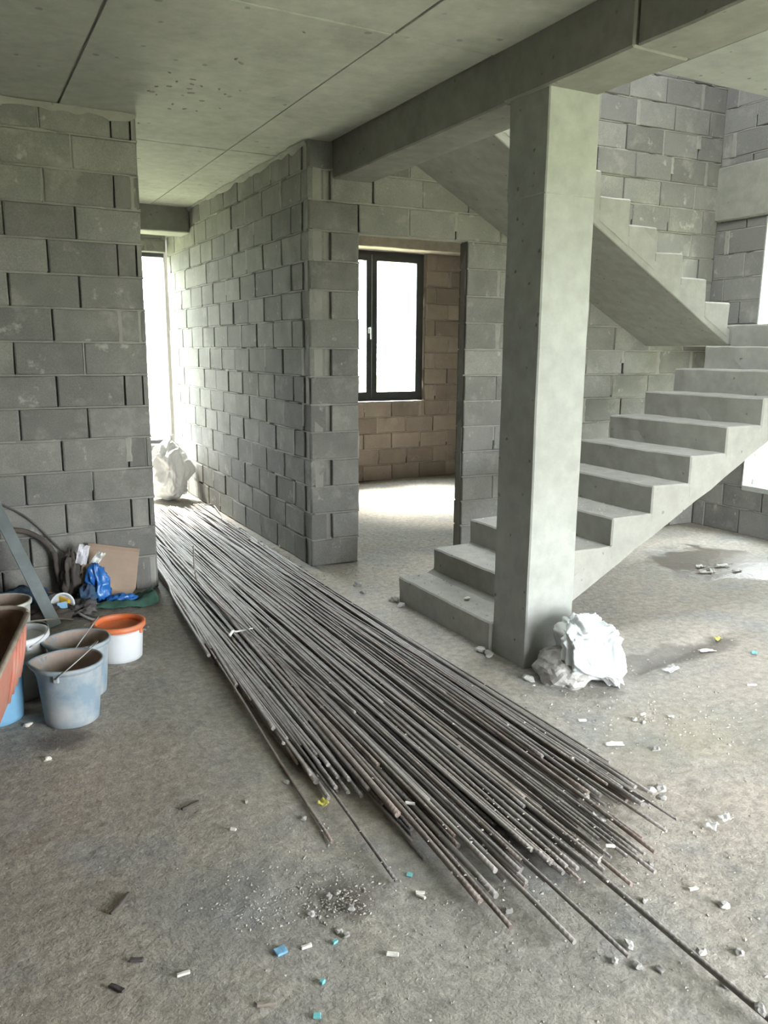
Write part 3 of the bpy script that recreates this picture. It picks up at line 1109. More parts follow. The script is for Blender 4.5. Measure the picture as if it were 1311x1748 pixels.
win = empty('window_1', (4.55, 8.9, 0))
tag(win, 'dark framed two-sash window seen through the doorway', 'window', kind='structure')
W0, W1, WZ0, WZ1 = -.73, .73, .985, 2.758
ring('frame', W0, W1, WZ0, WZ1, .055, -.04, .05, M['frame'], win)
for sgn in (-1, 1):
    a, b = (W0 + .045, -.004) if sgn < 0 else (.004, W1 - .045)
    sash = ring('sash', a, b, WZ0 + .045, WZ1 - .045, .068, -.065, .02, M['frame'], win)
    mk('pane', boxes([(a + .06, b - .06, -.02, -.012, WZ0 + .105, WZ1 - .105)]), M['glass'], sash)
    if sgn < 0:
        hp = from_bm('handle', bar(b - .05, b - .018, 1.80, 1.87, -.078, -.064, .004), M['handle'], sash)
        hv, hf = tube(spline([(b - .034, -.07, 1.86), (b - .034, -.115, 1.862), (b - .034, -.12, 1.84), (b - .034, -.12, 1.73)], 14), .009, 8)
        mk('handle', (hv, hf), M['handle'], sash, smooth=True)
for s_ in (-1, 1):   # foam and shims in the gap round the frame
    v, f = tube([(s_ * .735, -.02 + .006 * noise.noise(Vector((0, 0, z * 9))), WZ0 + .02 + z * 1.73) for z in [i / 40 for i in range(41)]], .012, 6, rfun=lambda t: .7 + .5 * noise.noise(Vector((t * 14, s_, 0))))
    mk('foam_strip', (v, f), M['foam'], win, smooth=True)

win2 = empty('window_2', (0, 9.60, 0))
tag(win2, 'tall bright window closing the end of the corridor', 'window', kind='structure')
from_bm('reveal', rough_box(2.264, 2.42, -.035, .10, .0, 3.0, step=.2, bev=.004, amp=.004), M['mortar'], win2)
ring('frame', 1.02, 2.34, .505, 2.66, .045, -.03, .03, M['frame'], win2)
mk('pane', boxes([(1.06, 2.32, -.004, .004, .545, 2.62)]), M['glass'], win2)
from_bm('window_sill', rough_box(1.0, 2.26, -.13, -.03, .44, .503, step=.15, bev=.006, amp=.003), M['mortar'], win2)
from_bm('lintel', rough_box(.96, 2.262, -.10, .02, 2.662, 2.78, step=.2, bev=.006, amp=.003), M['mortar'], win2)

win3 = empty('window_3', (6.27, 4.40, 0), -PI / 2)
tag(win3, 'tall bright window beside the stair landing', 'window', kind='structure')
ring('frame', -.36, .36, .45, 2.73, .05, -.0, .05, M['handle'], win3)
mk('pane', boxes([(-.315, .315, .02, .028, .495, 2.685)]), M['glass'], win3)
from_bm('reveal', rough_box(-.332, -.318, -.125, 0, .44, 2.73, step=.2, bev=.002, amp=.003), M['pillar'], win3)
from_bm('window_sill', rough_box(-.33, .33, -.125, 0, .40, .45, step=.15, bev=.006, amp=.004), M['pillar'], win3)

# ------------------------------------------------------------------ reinforcing bars
HB_X0, HB_DX, HB_NX = 0.70, 0.0025, 720
HB_Y0, HB_DY, HB_NY = 0.70, 0.10, 78
hgt = np.zeros((HB_NY, HB_NX))
for j in range(HB_NY):
    for i in range(0, HB_NX, 8):
        hgt[j, i:i + 8] = floor_z(HB_X0 + (i + 4) * HB_DX, HB_Y0 + j * HB_DY)


def lay_bar(ctrl, r, sides=7, tip_up=None):
    """lays a bar along a plan polyline (far to near), resting on floor and bars already laid; returns its points"""
    pts = spline([(x, y, 0) for x, y in ctrl], 64)
    ys = np.array([p.y for p in pts]); xs = np.array([p.x for p in pts])
    sup = np.zeros(len(pts))
    w = max(1, int(r / HB_DX))
    for k in range(len(pts)):
        j = int(round((ys[k] - HB_Y0) / HB_DY)); i = int(round((xs[k] - HB_X0) / HB_DX))
        j = min(max(j, 0), HB_NY - 1); i = min(max(i, w), HB_NX - w - 1)
        sup[k] = hgt[j, i - w + 1:i + w].max() if w > 1 else hgt[j, i]
    mx = np.array([sup[max(0, k - 3):k + 4].max() for k in range(len(pts))])
    ker = np.exp(-0.5 * (np.arange(-6, 7) / 3.0) ** 2); ker /= ker.sum()
    z = np.convolve(np.pad(mx, 6, mode='edge'), ker, 'valid')
    z = np.minimum(z, .030 + .5 * np.maximum(0, z - .030))
    z = np.minimum(z, .052) + r
    out = [Vector((xs[k], ys[k], z[k])) for k in range(len(pts))]
    done = set()
    for k in range(len(pts)):
        j = int(round((ys[k] - HB_Y0) / HB_DY)); i = int(round((xs[k] - HB_X0) / HB_DX))
        if 0 <= j < HB_NY and w < i < HB_NX - w:
            hgt[j, i - w:i + w + 1] = np.maximum(hgt[j, i - w:i + w + 1], z[k] + r * .75)
    return out


def bar_obj(pts, r, mat, label, group):
    v, f, uvs = tube(pts, r, 7, uv=True)
    me = bpy.data.meshes.new('rebar')
    me.from_pydata([tuple(p) for p in v], [], f)
    ul = me.uv_layers.new(name='length')
    ul.data.foreach_set('uv', [c for q in uvs for c in q])
    me.polygons.foreach_set('use_smooth', [len(p.vertices) == 4 for p in me.polygons])
    me.materials.append(mat)
    me.update()
    o = bpy.data.objects.new('rebar', me)
    link(o)
    tag(o, label, 'rebar', group)
    return o


RB = random.Random(29)
RG = 'steel bars of the pile on the floor'
PLAIN = 'long dusty ribbed steel rebar in the pile across the floor'
# measured near ends (pixels of the survey) of bars that can be told apart: (px, py, radius, x at the corridor mouth, label)
ends = [
    (567, 1436, .006, 1.185, 'thin steel rebar lying apart along the bucket side of the pile'),
    (677, 1507, .006, 1.22, 'thin steel rebar whose end juts out past the yellow scrap'),
    (542, 1306, .008, 1.20, None), (540, 1342, .012, 1.23, None), (561, 1363, .008, 1.26, None), (573, 1361, .008, 1.28, None),
    (594, 1358, .008, 1.30, None), (617, 1365, .008, 1.33, None), (630, 1361, .009, 1.36, None), (679, 1407, .012, 1.38, 'thick ribbed steel rebar with a blunt end near the teal shard'),
    (731, 1380, .008, 1.44, None), (820, 1550, .010, 1.40, None), (845, 1505, .009, 1.46, None), (847, 1532, .010, 1.43, None),
    (872, 1589, .008, 1.36, 'steel rebar reaching far out beside the broad crumbled pile end'),
    (890, 1485, .008, 1.52, None), (897, 1512, .008, 1.50, None), (980, 1619, .008, 1.46, 'steel rebar with a long free end pointing toward the lower edge'),
    (925, 1462, .008, 1.58, None), (940, 1492, .008, 1.56, None), (960, 1480, .007, 1.62, None), (995, 1482, .008, 1.66, None),
    (1022, 1487, .008, 1.68, None), (1032, 1456, .007, 1.74, None), (1072, 1652, .0065, 1.54, 'slim bent steel rebar running out past the small stones'),
    (1077, 1522, .007, 1.72, None), (1117, 1505, .007, 1.78, 'slim steel rebar ending out on the bare floor by itself'),
    (1085, 1455, .007, 1.84, None), (1097, 1437, .007, 1.88, None), (1137, 1431, .006, 1.93, None), (1155, 1412, .0045, 1.98, 'thinnest steel rod curving away at the stair side'),
    (1115, 1362, .005, 2.10, 'thin steel rod along the stair side edge of the pile'), (1100, 1345, .005, 2.13, None), (1040, 1305, .005, 2.15, None),
    (782, 1270, .006, 1.62, None), (588, 1285, .006, 1.46, None), (357, 1132, .010, 1.17, 'thick short steel rebar ending beside the left wall corner'),
]
LONGB = 'longest dark steel rebar, its end leaving the picture corner'
todo = []
for px_, py_, r, xm, lab in ends:
    p = fl(px_, py_, .012)
    todo.append((p.x, p.y, r, xm, lab))
todo.append((1.62, 0.80, .009, 1.60, LONGB))
# the many bars between them
NB = 118
for i in range(NB):
    t = (i + RB.random()) / NB
    xm = 1.195 + t * 0.95
    xn = 1.09 + t * 0.98 + RB.gauss(0, .018)
    yn_hi = 2.45 if xn < 1.2 else (1.95 if xn < 1.35 else (1.62 if xn < 1.9 else 1.80))
    yn = yn_hi + RB.random() ** 1.6 * (.8 if RB.random() < .7 else 2.0)
    xn += (yn - yn_hi) * .06
    xn = min(max(xn, 1.10), 2.16)
    todo.append((xn, yn, RB.choice((.005, .006, .006, .007, .007, .008, .008, .009)), xm, None))
for i in range(16):
    yn = 2.55 + 1.5 * (i / 15)
    todo.append((1.055 + .03 * RB.random() + .012 * (yn - 2.5), yn, RB.choice((.006, .007, .008, .010)), 1.175 + .05 * RB.random(), None))
order = list(range(len(todo)))
RB.shuffle(order)
order.sort(key=lambda i: (todo[i][4] is not None, todo[i][1] < 1.75 and RB.random() < .6))
for i in order:
    xn, yn, r, xm, lab = todo[i]
    far_y = 8.1 - RB.random() ** 2 * .7
    slope = (xm - xn) / max(1.5, 5.35 - yn)
    xf = min(max(xm + slope * (far_y - 5.35) * .9 + RB.gauss(.01, .02), 1.24), 2.18)
    if RB.random() < .07: xf = min(max(xf + RB.uniform(-.35, .35), 1.3), 2.15)
    ym = 5.35
    lim = lambda x, y: min(x, 2.245) if y > 5.2 else min(x, 2.30)
    w = RB.uniform(-.012, .012)
    y3 = (yn + ym) / 2 + .3
    x3 = xm + (xn - xm) * ((ym - y3) / (ym - yn)) + w
    ctrl = [(lim(xf, far_y), far_y), (lim((xf + xm) / 2 + w, 6.6), (far_y + ym) / 2), (lim(max(xm, 1.185), ym), ym), (lim(x3, y3), y3), (xn, yn)]
    pts = lay_bar(ctrl, r)
    rusty = RB.random() < .3
    if lab is None:
        lab = '%s %s steel rebar %s' % ('thin' if r < .0062 else ('thick' if r > .0085 else 'medium'), 'rusty brown' if rusty else 'dusty grey',
                                        'on the bucket side of the pile' if xm < 1.45 else ('in the middle of the pile' if xm < 1.8 else 'on the stair side of the pile'))
    bar_obj(pts, r, M['rebar_rust'] if rusty else M['rebar'], lab, RG)
# a bar whose end is bent upright, near the corridor mouth
q0 = fl(347, 1010, .06)
ctrl = [(1.42, 2.9, .07), (1.36, 3.7, .075), (1.33, 4.4, .08), (q0.x, q0.y, .075), (q0.x - .01, q0.y + .10, .10), (q0.x - .01, q0.y + .16, .19), (q0.x - .005, q0.y + .18, .33)]
pts = spline(ctrl, 60)
bar_obj(pts, .0055, M['rebar'], 'thin steel rod whose end is bent upward at the corridor mouth', RG)
# loose offcuts at the corridor wall
offc = []
for (a, b, lab) in (((366, 868), (393, 905), 'short steel offcut slanting by the corridor wall'), ((330, 868), (366, 866), 'short steel offcut lying crosswise at the far end of the pile')):
    pa, pb = fl(*a), fl(*b)
    pa.z = pb.z = .03
    o = bar_obj([pa.lerp(pb, i / 8) for i in range(9)], .006, M['rebar'], lab, 'steel offcuts')
# tie of white plastic on the bars, a grey rag and a pale scrap
def place_z(x, y):
    i = int(round((x - HB_X0) / HB_DX)); j = int(round((y - HB_Y0) / HB_DY))
    if 2 < i < HB_NX - 3 and 0 <= j < HB_NY: return float(hgt[j, i - 2:i + 3].max())
    return floor_z(x, y)


p = fl(398, 1083, .05)
zz = place_z(p.x, p.y) + .006
e1 = fl(432, 1076, .06)
v, f = tube(spline([(p.x - .03, p.y - .03, zz), (p.x, p.y, zz + .012), (p.x + .02, p.y - .01, zz + .01), (e1.x, e1.y, zz + .015)], 18), .008, 6, rfun=lambda t: 1.25 - .9 * t)
tag(mk('plastic_strip', (v, f), M['paper_white'], smooth=True), 'white plastic strip twisted across the steel bars', 'strip')
def scrap(name, px_, py_, sx, sy, rz, mat, label, cat, h=.012, seed=1, t=.002, grp=None, base=None):
    p = fl(px_, py_, .0)
    z = (place_z(p.x, p.y) if base is None else base) + .002

    def fun(u, w):
        x, y = (u - .5) * sx, (w - .5) * sy
        k = 1 + .25 * noise.noise(Vector((math.atan2(y, x) * 1.3, seed, 2)))
        return Vector((x * k, y * k, h * (.5 + .8 * noise.noise(Vector((u * 2.6, w * 2.6, seed))) + .4 * noise.noise(Vector((u * 6, w * 6, seed + 3))))))
    v, f = thick(sheet(7, 6, fun), t)
    lo = min(q.z for q in v)
    v = [Vector((q.x, q.y, q.z - lo)) for q in v]
    o = mk(name, (v, f), mat, smooth=True, loc=(p.x, p.y, z), rot=(0, 0, rz))
    return tag(o, label, cat, grp)


scrap('rag', 1023, 1407, .055, .05, .4, M['stone_light'], 'pale grey rag scrap lying on the bar ends', 'rag', .02, 3)
scrap('yellow_scrap', 552, 1378, .035, .03, .7, M['yellow'], 'small crumpled yellow scrap beside the thin bar ends', 'scrap', .025, 5)
scrap('paper_scrap', 1048, 1271, .075, .028, -.5, M['paper_white'], 'white paper scrap on the floor in front of the pillar', 'paper', .006, 7)
scrap('plastic_wrapper', 1215, 1412, .05, .035, .5, M['film'], 'clear crumpled plastic film beside the shiny one', 'wrapper', .02, 9)
scrap('plastic_wrapper', 1238, 1400, .045, .03, -.2, M['film'], 'shiny clear plastic wrapper on the bare floor', 'wrapper', .02, 12)
scrap('yellow_scrap', 1225, 1090, .05, .03, .2, M['yellow'], 'yellow scrap at the dark edge in the floor', 'scrap', .02, 15)
scrap('white_scrap', 1206, 1113, .09, .03, -.35, M['chip'], 'pale flat shard at the dark screed edge', 'shard', .012, 16)
scrap('teal_scrap', 1287, 1117, .045, .03, .6, M['tealchip'], 'teal plastic scrap far out beside the dark edge', 'scrap', .015, 17)
scrap('white_scrap', 1145, 1146, .10, .05, .2, M['film'], 'torn pale film among the crumbs behind the sack', 'film', .02, 18)
for n_, (a, b, rz) in enumerate(((1195, 968, .2), (1232, 968, -.4), (1215, 975, .9), (1258, 976, .1), (1205, 978, -.7))):
    scrap('plastic_shred', a, b, .09, .04, rz, M['stone_light'], 'pale plastic shred lying on the damp patch', 'scrap', .02, 30 + n_, grp='shreds on the damp patch')


# chips and sticks
def stick(px_, py_, ln, wd, rz, mat, name, label, cat, grp=None, h=.008):
    p = fl(px_, py_)
    bm = rough_box(-ln / 2, ln / 2, -wd / 2, wd / 2, 0, h, step=.012, bev=.0015, amp=.0022, freq=60, seed=px_)
    o = from_bm(name, bm, mat, loc=(p.x, p.y, place_z(p.x, p.y) + .0015), rot=(.02, .03, rz))
    return tag(o, label, cat, grp)


CHG = 'white plaster splinters on the floor'
for a, b, ln, rz, lab in ((313, 1668, .034, .5, 'white splinter lowest at the bucket side of the floor'), (523, 1619, .032, .45, 'white splinter next to the blue tile shard'),
                          (670, 1632, .034, -.1, 'white splinter on bare floor below the earth heap'), (717, 1526, .028, 0.0, 'upper one of two white splinters near the teal disc'),
                          (719, 1532, .030, -.6, 'lower one of two white splinters near the teal disc'), (1040, 1467, .030, -.1, 'white splinter between the bar ends'),
                          (1183, 1518, .032, .35, 'white splinter alone among the stones'), (1283, 1171, .05, .1, 'white splinter beyond the dark screed edge'),
                          (1097, 1220, .035, .6, 'white splinter with stones in front of the sack'), (994, 1231, .035, .1, 'thin pale splinter below the sack'),
                          (700, 1388, .035, -.2, 'pale splinter by the thick blunt bar'), (398, 1419, .022, -.2, 'tiny pale splinter in the middle of the bare floor')):
    stick(a, b, ln, .011, rz - .49, M['chip'], 'plaster_splinter', lab, 'splinter', CHG)
stick(479, 1627, .034, .028, .2, M['bluechip'], 'tile_shard', 'light blue square tile shard on the floor', 'shard')
stick(699, 1495, .020, .019, .8, M['tealchip'], 'tile_shard', 'small pale teal disc-like shard beside the bar tip', 'shard', h=.005)
stick(572, 1611, .016, .011, .2, M['tealchip'], 'plastic_shard', 'tiny teal shard closest to the white splinters', 'shard')
stick(550, 1680, .016, .012, .5, M['tealchip'], 'plastic_shard', 'tiny teal shard on empty floor', 'shard')
stick(541, 1739, .020, .014, -.4, M['tealchip'], 'plastic_shard', 'teal shard at the very bottom of the picture', 'shard')
stick(325, 1377, .075, .011, .4, M['darkbag'], 'wood_splinter', 'dark flat splinter on the bare floor', 'splinter', 'dark splinters')
stick(205, 1545, .10, .010, .85, M['darkbag'], 'wood_splinter', 'long thin dark stick half sunk in dust', 'splinter', 'dark splinters')
stick(200, 1693, .045, .012, -.9, M['rubber'], 'wood_splinter', 'black splinter low at the bucket side', 'splinter', 'dark splinters')
stick(234, 1643, .035, .012, -.4, M['rubber'], 'wood_splinter', 'short black splinter above the white one', 'splinter', 'dark splinters')
stick(455, 1720, .05, .010, -.3, M['wood'], 'wood_splinter', 'grey brown stick near the lower edge', 'splinter', 'dark splinters')


# stones
def stone_mesh(seed, mat):
    V, F = ico(2)
    r = random.Random(seed)
    k = Vector((1, r.uniform(.6, .9), r.uniform(.42, .62)))
    v = []
    for c in V:
        d = 1 + .6 * noise.noise(c * 1.3 + Vector((seed * 3.1, 0, 0))) + .15 * noise.noise(c * 3 + Vector((0, seed, 0)))
        v.append((c.x * d * k.x, c.y * d * k.y, c.z * d * k.z))
    me = bpy.data.meshes.new('stone')
    me.from_pydata(v, [], F)
    me.materials.append(mat)
    me.update()
    return me


SM = [stone_mesh(s, M['rock']) for s in range(4)] + [stone_mesh(s, M['stone_light']) for s in range(4, 8)]
SR = random.Random(5)
stones = [(484, 1287, .013), (490, 1339, .012), (420, 1371, .011), (518, 1399, .012), (1145, 1224, .016), (1082, 1229, .017), (1098, 1233, .016), (1120, 1280, .02), (1127, 1347, .022),
          (1072, 1614, .017), (1105, 1562, .014), (1049, 1642, .014), (1090, 1650, .015), (1127, 1654, .013), (1197, 1625, .018), (1262, 1624, .014), (1240, 1680, .018), (1100, 1538, .013), (1110, 1475, .012),
          (868, 1555, .016), (1235, 1545, .018), (1110, 1350, .02), (1128, 1370, .018), (902, 1162, .03), (672, 1026, .035), (685, 1035, .028), (820, 1113, .03), (835, 1120, .035), (610, 1000, .03), (620, 1012, .025),
          (600, 1557, .012), (530, 1562, .013), (560, 1535, .012), (578, 1592, .012), (590, 1600, .011), (1000, 1375, .014), (1295, 1740, .02), (505, 930, .03), (470, 945, .04), (545, 962, .03), (480, 935, .03)]
for i, (a, b, r) in enumerate(stones):
    p = fl(a, b)
    o = bpy.data.objects.new('stone', SM[SR.choice([0, 1, 2, 3, 4, 5, 6, 7])])
    o.scale = (r, r, r)
    o.rotation_euler = (0, 0, SR.uniform(0, 6.28))
    o.location = (p.x, p.y, place_z(p.x, p.y) + r * .38)
    link(o)
    tag(o, 'small loose stone lying on the dusty concrete floor', 'stone', 'loose stones scattered over the floor')
for a, b, r, lab in ((47, 1240, .018, 'white stone next to the front bucket'), (80, 1298, .016, 'lower white stone on the dark stain by the buckets'), (797, 1024, .02, 'small white pebble on the lowest stair tread')):
    p = fl(a, b, RISE if 'tread' in lab else 0)
    o = bpy.data.objects.new('white_stone', stone_mesh(90 + a, M['chip']))
    o.scale = (r, r, r)
    o.location = (p.x, p.y, p.z + r * .4)
    tag(link(o), lab, 'stone')

for i in range(14):
    y = 5.3 + 2.3 * (i + SR.random() * .7) / 14
    x = 2.20 - SR.uniform(0, .05)
    bm = rough_box(-.5, .5, -.3, .3, 0, .22, step=.2, bev=.03, amp=.16, freq=2.3, seed=i * 5.1)
    k = SR.uniform(.045, .10)
    o = from_bm('mortar_shard', bm, M['stone_light'] if i % 3 else M['rock'], loc=(x, y, floor_z(x, y) + .001), rot=(SR.uniform(-.1, .1), SR.uniform(-.1, .1), SR.uniform(0, 3)))
    o.scale = (k, k, k)
    tag(o, 'flat mortar shard at the foot of the corridor wall', 'shard', 'mortar shards along the corridor wall')

# crumbs nobody could count
GR = random.Random(77)
gv, gf = [], []
tet = [Vector((1, 0, -.5)), Vector((-.5, .87, -.5)), Vector((-.5, -.87, -.5)), Vector((.2, .1, .9)), Vector((.9, .8, .2))]
tf = [(0, 2, 1), (0, 1, 4), (1, 3, 4), (0, 4, 3), (0, 3, 2), (1, 2, 3)]


def crumbs(n, cx, cy, sx, sy, r0, r1, gauss=True):
    for _ in range(n):
        x = GR.gauss(cx, sx) if gauss else GR.uniform(cx - sx, cx + sx)
        y = GR.gauss(cy, sy) if gauss else GR.uniform(cy - sy, cy + sy)
        if x > 6.1 or y > 8.7 or (abs(y - 5.4) < .2 and not 2.75 < x < 3.5) or (2.44 < x < 5.4 and 3.04 < y < 4.42): continue
        r = r0 + (r1 - r0) * GR.random() ** 3
        z = place_z(x, y)
        a = GR.uniform(0, 6.28); ca, sa = math.cos(a), math.sin(a)
        b = len(gv)
        for t in tet:
            t = Vector((t.x * GR.uniform(.7, 1.3), t.y * GR.uniform(.7, 1.3), t.z))
            gv.append((x + (t.x * ca - t.y * sa) * r, y + (t.x * sa + t.y * ca) * r, z + r * .2 + t.z * r * .5))
        gf.extend(tuple(i + b for i in q) for q in tf)


crumbs(420, .88, 1.92, .06, .055, .002, .007)
crumbs(380, .70, 2.02, .10, .08, .002, .006)
crumbs(260, 1.0, 2.12, .12, .12, .002, .006)
crumbs(900, 1.3, 1.75, .35, .3, .0015, .006)
crumbs(1100, 1.2, 2.2, 1.4, 1.3, .0012, .004, False)
crumbs(500, 1.7, 1.7, .3, .25, .002, .007)
crumbs(450, 2.55, 2.55, .3, .22, .002, .010)
crumbs(260, 2.75, 2.25, .2, .15, .002, .009)
crumbs(220, 2.12, 6.4, .05, .9, .004, .016)
crumbs(160, 2.45, 5.2, .15, .08, .004, .014)
crumbs(160, 2.40, 3.75, .04, .35, .004, .012)
crumbs(90, 3.3, 2.86, .35, .06, .003, .010)
crumbs(400, 4.0, 3.2, 1.6, 1.6, .002, .010, False)
crumbs(260, 1.5, 4.0, .35, 1.6, .002, .007, False)
crumbs(300, 3.2, 5.6, .6, 1.6, .003, .012, False)
crumbs(200, .7, 4.4, .5, .6, .002, .008, False)
tag(mk('concrete_crumbs', (gv, gf), M['crumb']), 'fine concrete crumbs and gravel scattered over the floor', 'gravel', kind='stuff')
# crumbs swept onto the lower treads
gv, gf = [], []
def tread_crumbs(x0, x1, y0, y1, z, n):
    for _ in range(n):
        x, y = GR.uniform(x0, x1), GR.uniform(y0, y1)
        r = .002 + .007 * GR.random() ** 3
        b = len(gv)
        for t in tet: gv.append((x + t.x * r, y + t.y * r, z + r * .3 + t.z * r * .7))
        gf.extend(tuple(i + b for i in q) for q in tf)
for i in range(4): tread_crumbs(XS[i] + .02, XS[i + 1] - .01, 3.42, 4.35, RISE * (i + 1) + .001, 130)
tag(mk('tread_crumbs', (gv, gf), M['stone_light']), 'pale crumbs and dust lying on the lower stair treads', 'gravel', kind='stuff')

# ------------------------------------------------------------------ sack and rock at the pillar
rk = Vector((2.60, 2.90))
V, F = ico(4)
v = []
for c in V:
    q = Vector((c.x * .12, c.y * .155, c.z * .095))
    q *= 1 + .22 * noise.noise(c * 1.6 + Vector((4, 0, 0))) + .10 * noise.noise(c * 4) + .04 * noise.noise(c * 9)
    q.z = max(q.z + .055, -.004)
    v.append(q)
tag(mk('concrete_lump', (v, F), M['rock'], loc=(2.560, 2.890, .002)), 'grey concrete lump under the white sack at the pillar foot', 'rock')


def sack_shape(c):
    # boxy sack: superellipsoid, leaning, wider at the bottom toward +x
    def se(t, e): return math.copysign(abs(t) ** e, t)
    x = se(c.x, .62) * .150
    y = se(c.y, .62) * .165
    z = se(c.z, .55) * .155
    x *= 1 + .10 * (-z / .15)
    return (x + .03 * (-z / .15), y, z)


def folded(sub, shape, seed, amp, freq, dirv, zmin):
    V, F = ico(sub)
    out = []
    for c in V:
        p = Vector(shape(c))
        w = Vector((noise.noise(c * 1.1 + Vector((seed, 0, 0))), noise.noise(c * 1.1 + Vector((0, seed, 0))), noise.noise(c * 1.1 + Vector((0, 0, seed)))))
        q = c + w * .55
        # long folds running along dirv, plus facets
        a = abs(noise.noise(Vector((q.dot(dirv[0]) * freq, q.dot(dirv[1]) * freq, q.dot(dirv[2]) * freq * .35 + seed))))
        b = abs(noise.noise(q * freq * .8 + Vector((seed + 4, 1, 2))))
        e = abs(noise.noise(q * freq * 2.1 + Vector((seed + 8, 1, 2))))
        d = amp * (.55 - 1.6 * a - 1.3 * b - .5 * e)
        p += c.normalized() * d
        if p.z < zmin: p.z = zmin + .003 * noise.noise(c * 9)
        out.append(p)
    return out, F


D3 = (Vector((1, 0, 0)), Vector((0, 1, 0)), Vector((0, 0, 1)))
vf = folded(6, sack_shape, 3.3, .050, 2.2, (Vector((.8, 0, -.5)), Vector((0, 1, 0)), Vector((.5, 0, .8))), -.155)
tag(mk('plastic_sack', vf, M['sack'], smooth=True, loc=(2.672, 2.832, .160), rot=(-.04, .06, -.45)), 'crumpled white plastic sack standing at the pillar foot', 'sack')


def sack2_shape(c):
    z = (c.z + 1) / 2
    r = .215 * (math.sin(min(1, (1 - z) * 1.25 + .10) * PI * .62) ** .8) * (1.0 if z < .75 else 1 - (z - .75) * 1.6)
    r = max(r, .06)
    h = math.hypot(c.x, c.y) or 1
    r *= 1 + .22 * math.exp(-((z - .22) / .16) ** 2) * (-c.x / h) - .18 * math.exp(-((z - .45) / .1) ** 2) * (-c.x / h)
    k = min(1, h * 1.6)
    return (c.x / h * r * k + .055 * z * z + .02 * math.sin(z * 5), c.y / h * r * k, z * .70)


vf = folded(6, sack2_shape, 5.2, .062, 1.9, D3, 0.004)
tag(mk('plastic_sack', vf, M['sack_white'], smooth=True, loc=(1.985, 8.60, .005)), 'tall white crumpled sack under the corridor window', 'sack')
tag(from_bm('concrete_block', rough_box(-.10, .10, -.06, .06, 0, .19, step=.05, bev=.008, amp=.006, freq=14, seed=3), M['block'], loc=(1.88, 9.2, .01), rot=(0, 0, .2)),
    'loose concrete block lower on the floor beside the tall white sack', 'block', 'loose blocks behind the sack')
tag(from_bm('concrete_block', rough_box(-.10, .10, -.06, .06, 0, .19, step=.05, bev=.008, amp=.006, freq=14, seed=5), M['block'], loc=(1.93, 9.35, .204), rot=(0, 0, .1)),
    'loose concrete block stacked under the window sill behind the sack', 'block', 'loose blocks behind the sack')
tag(from_bm('concrete_block', rough_box(-.19, .19, -.06, .06, 0, .19, step=.05, bev=.008, amp=.005, freq=14, seed=6), M['block'], loc=(1.95, 9.38, .008), rot=(0, 0, .05)),
    'long loose concrete block bearing the stacked one', 'block', 'loose blocks behind the sack')


# ------------------------------------------------------------------ buckets
def bucket(name, label, loc, r0, r1, h, mat, inside, rz=0.0, spout=False, lip=.008, rimmat=None, handle=None, fill=.25, group='buckets', ribs=True):
    root = empty(name, (loc[0], loc[1], floor_z(loc[0], loc[1]) + .001), rz)
    tag(root, label, 'bucket', group)
    t = .004
    R = lambda z: r0 + (r1 - r0) * z / h

    def sp(a, p):
        if spout:
            d = (a + PI) % (2 * PI) - PI
            w = math.exp(-(d / .42) ** 2) * max(0, (p.z / h - .72) / .28) ** 1.5
            k = 1 + .24 * w
            p = Vector((p.x * k, p.y * k, p.z - .006 * w))
        return p
    prof = [(r0 - .006, 0), (r0, .006)]
    for i in range(1, 9): prof.append((R(h * i / 9), h * i / 9))
    prof += [(R(h) - .001, h - .022), (r1 + lip, h - .019), (r1 + lip + .001, h - .004), (r1 + lip - .003, h), (r1 - t, h)]
    zf = h * fill
    for i in range(1, 5):
        z = h - (h - zf) * i / 4
        prof.append((R(z) - t, z))
    body = mk('body', lathe(prof, 48, sp), mat, root, smooth=True)
    ip = [(R(zf) - t - .001, zf + .002)] + [(R(h - (h - zf) * i / 4) - t - .0012, h - (h - zf) * i / 4 - .004) for i in range(3, -1, -1)]
    vv, ff = lathe(ip, 48, sp)
    inn = mk('inner_crust', (vv, ff[:-1]), inside, root, smooth=True)
    if rimmat:
        mk('rim', lathe([(r1 + lip + .002, h - .024), (r1 + lip + .005, h - .02), (r1 + lip + .005, h + .002), (r1 - .004, h + .004), (r1 - .010, h - .004), (r1 - .012, h - .04), (r1 + .001, h - .03)], 48, sp), rimmat, root, smooth=True)
    for s in (0, 1):
        a = PI / 2 + s * PI
        bm = rough_box(-.012, .012, -.006, .008, -.02, .012, step=.05, bev=.004, amp=0)
        from_bm('handle_lug', bm, rimmat or mat, root, loc=((r1 + lip * .5) * math.cos(a), (r1 + lip * .5) * math.sin(a), h - .03), rot=(0, 0, a - PI / 2 + PI))
    if handle is not None:
        hb = r1 + lip + .006
        pts = []
        for i in range(25):
            th = PI * i / 24
            y = -hb * math.cos(th)
            d = hb * 1.02 * math.sin(th)
            pts.append(Vector((d * math.cos(handle), y, h - .03 + d * math.sin(handle))))
        mk('handle', tube(pts, .0028, 6), M['wire'], root, smooth=True)
    return root


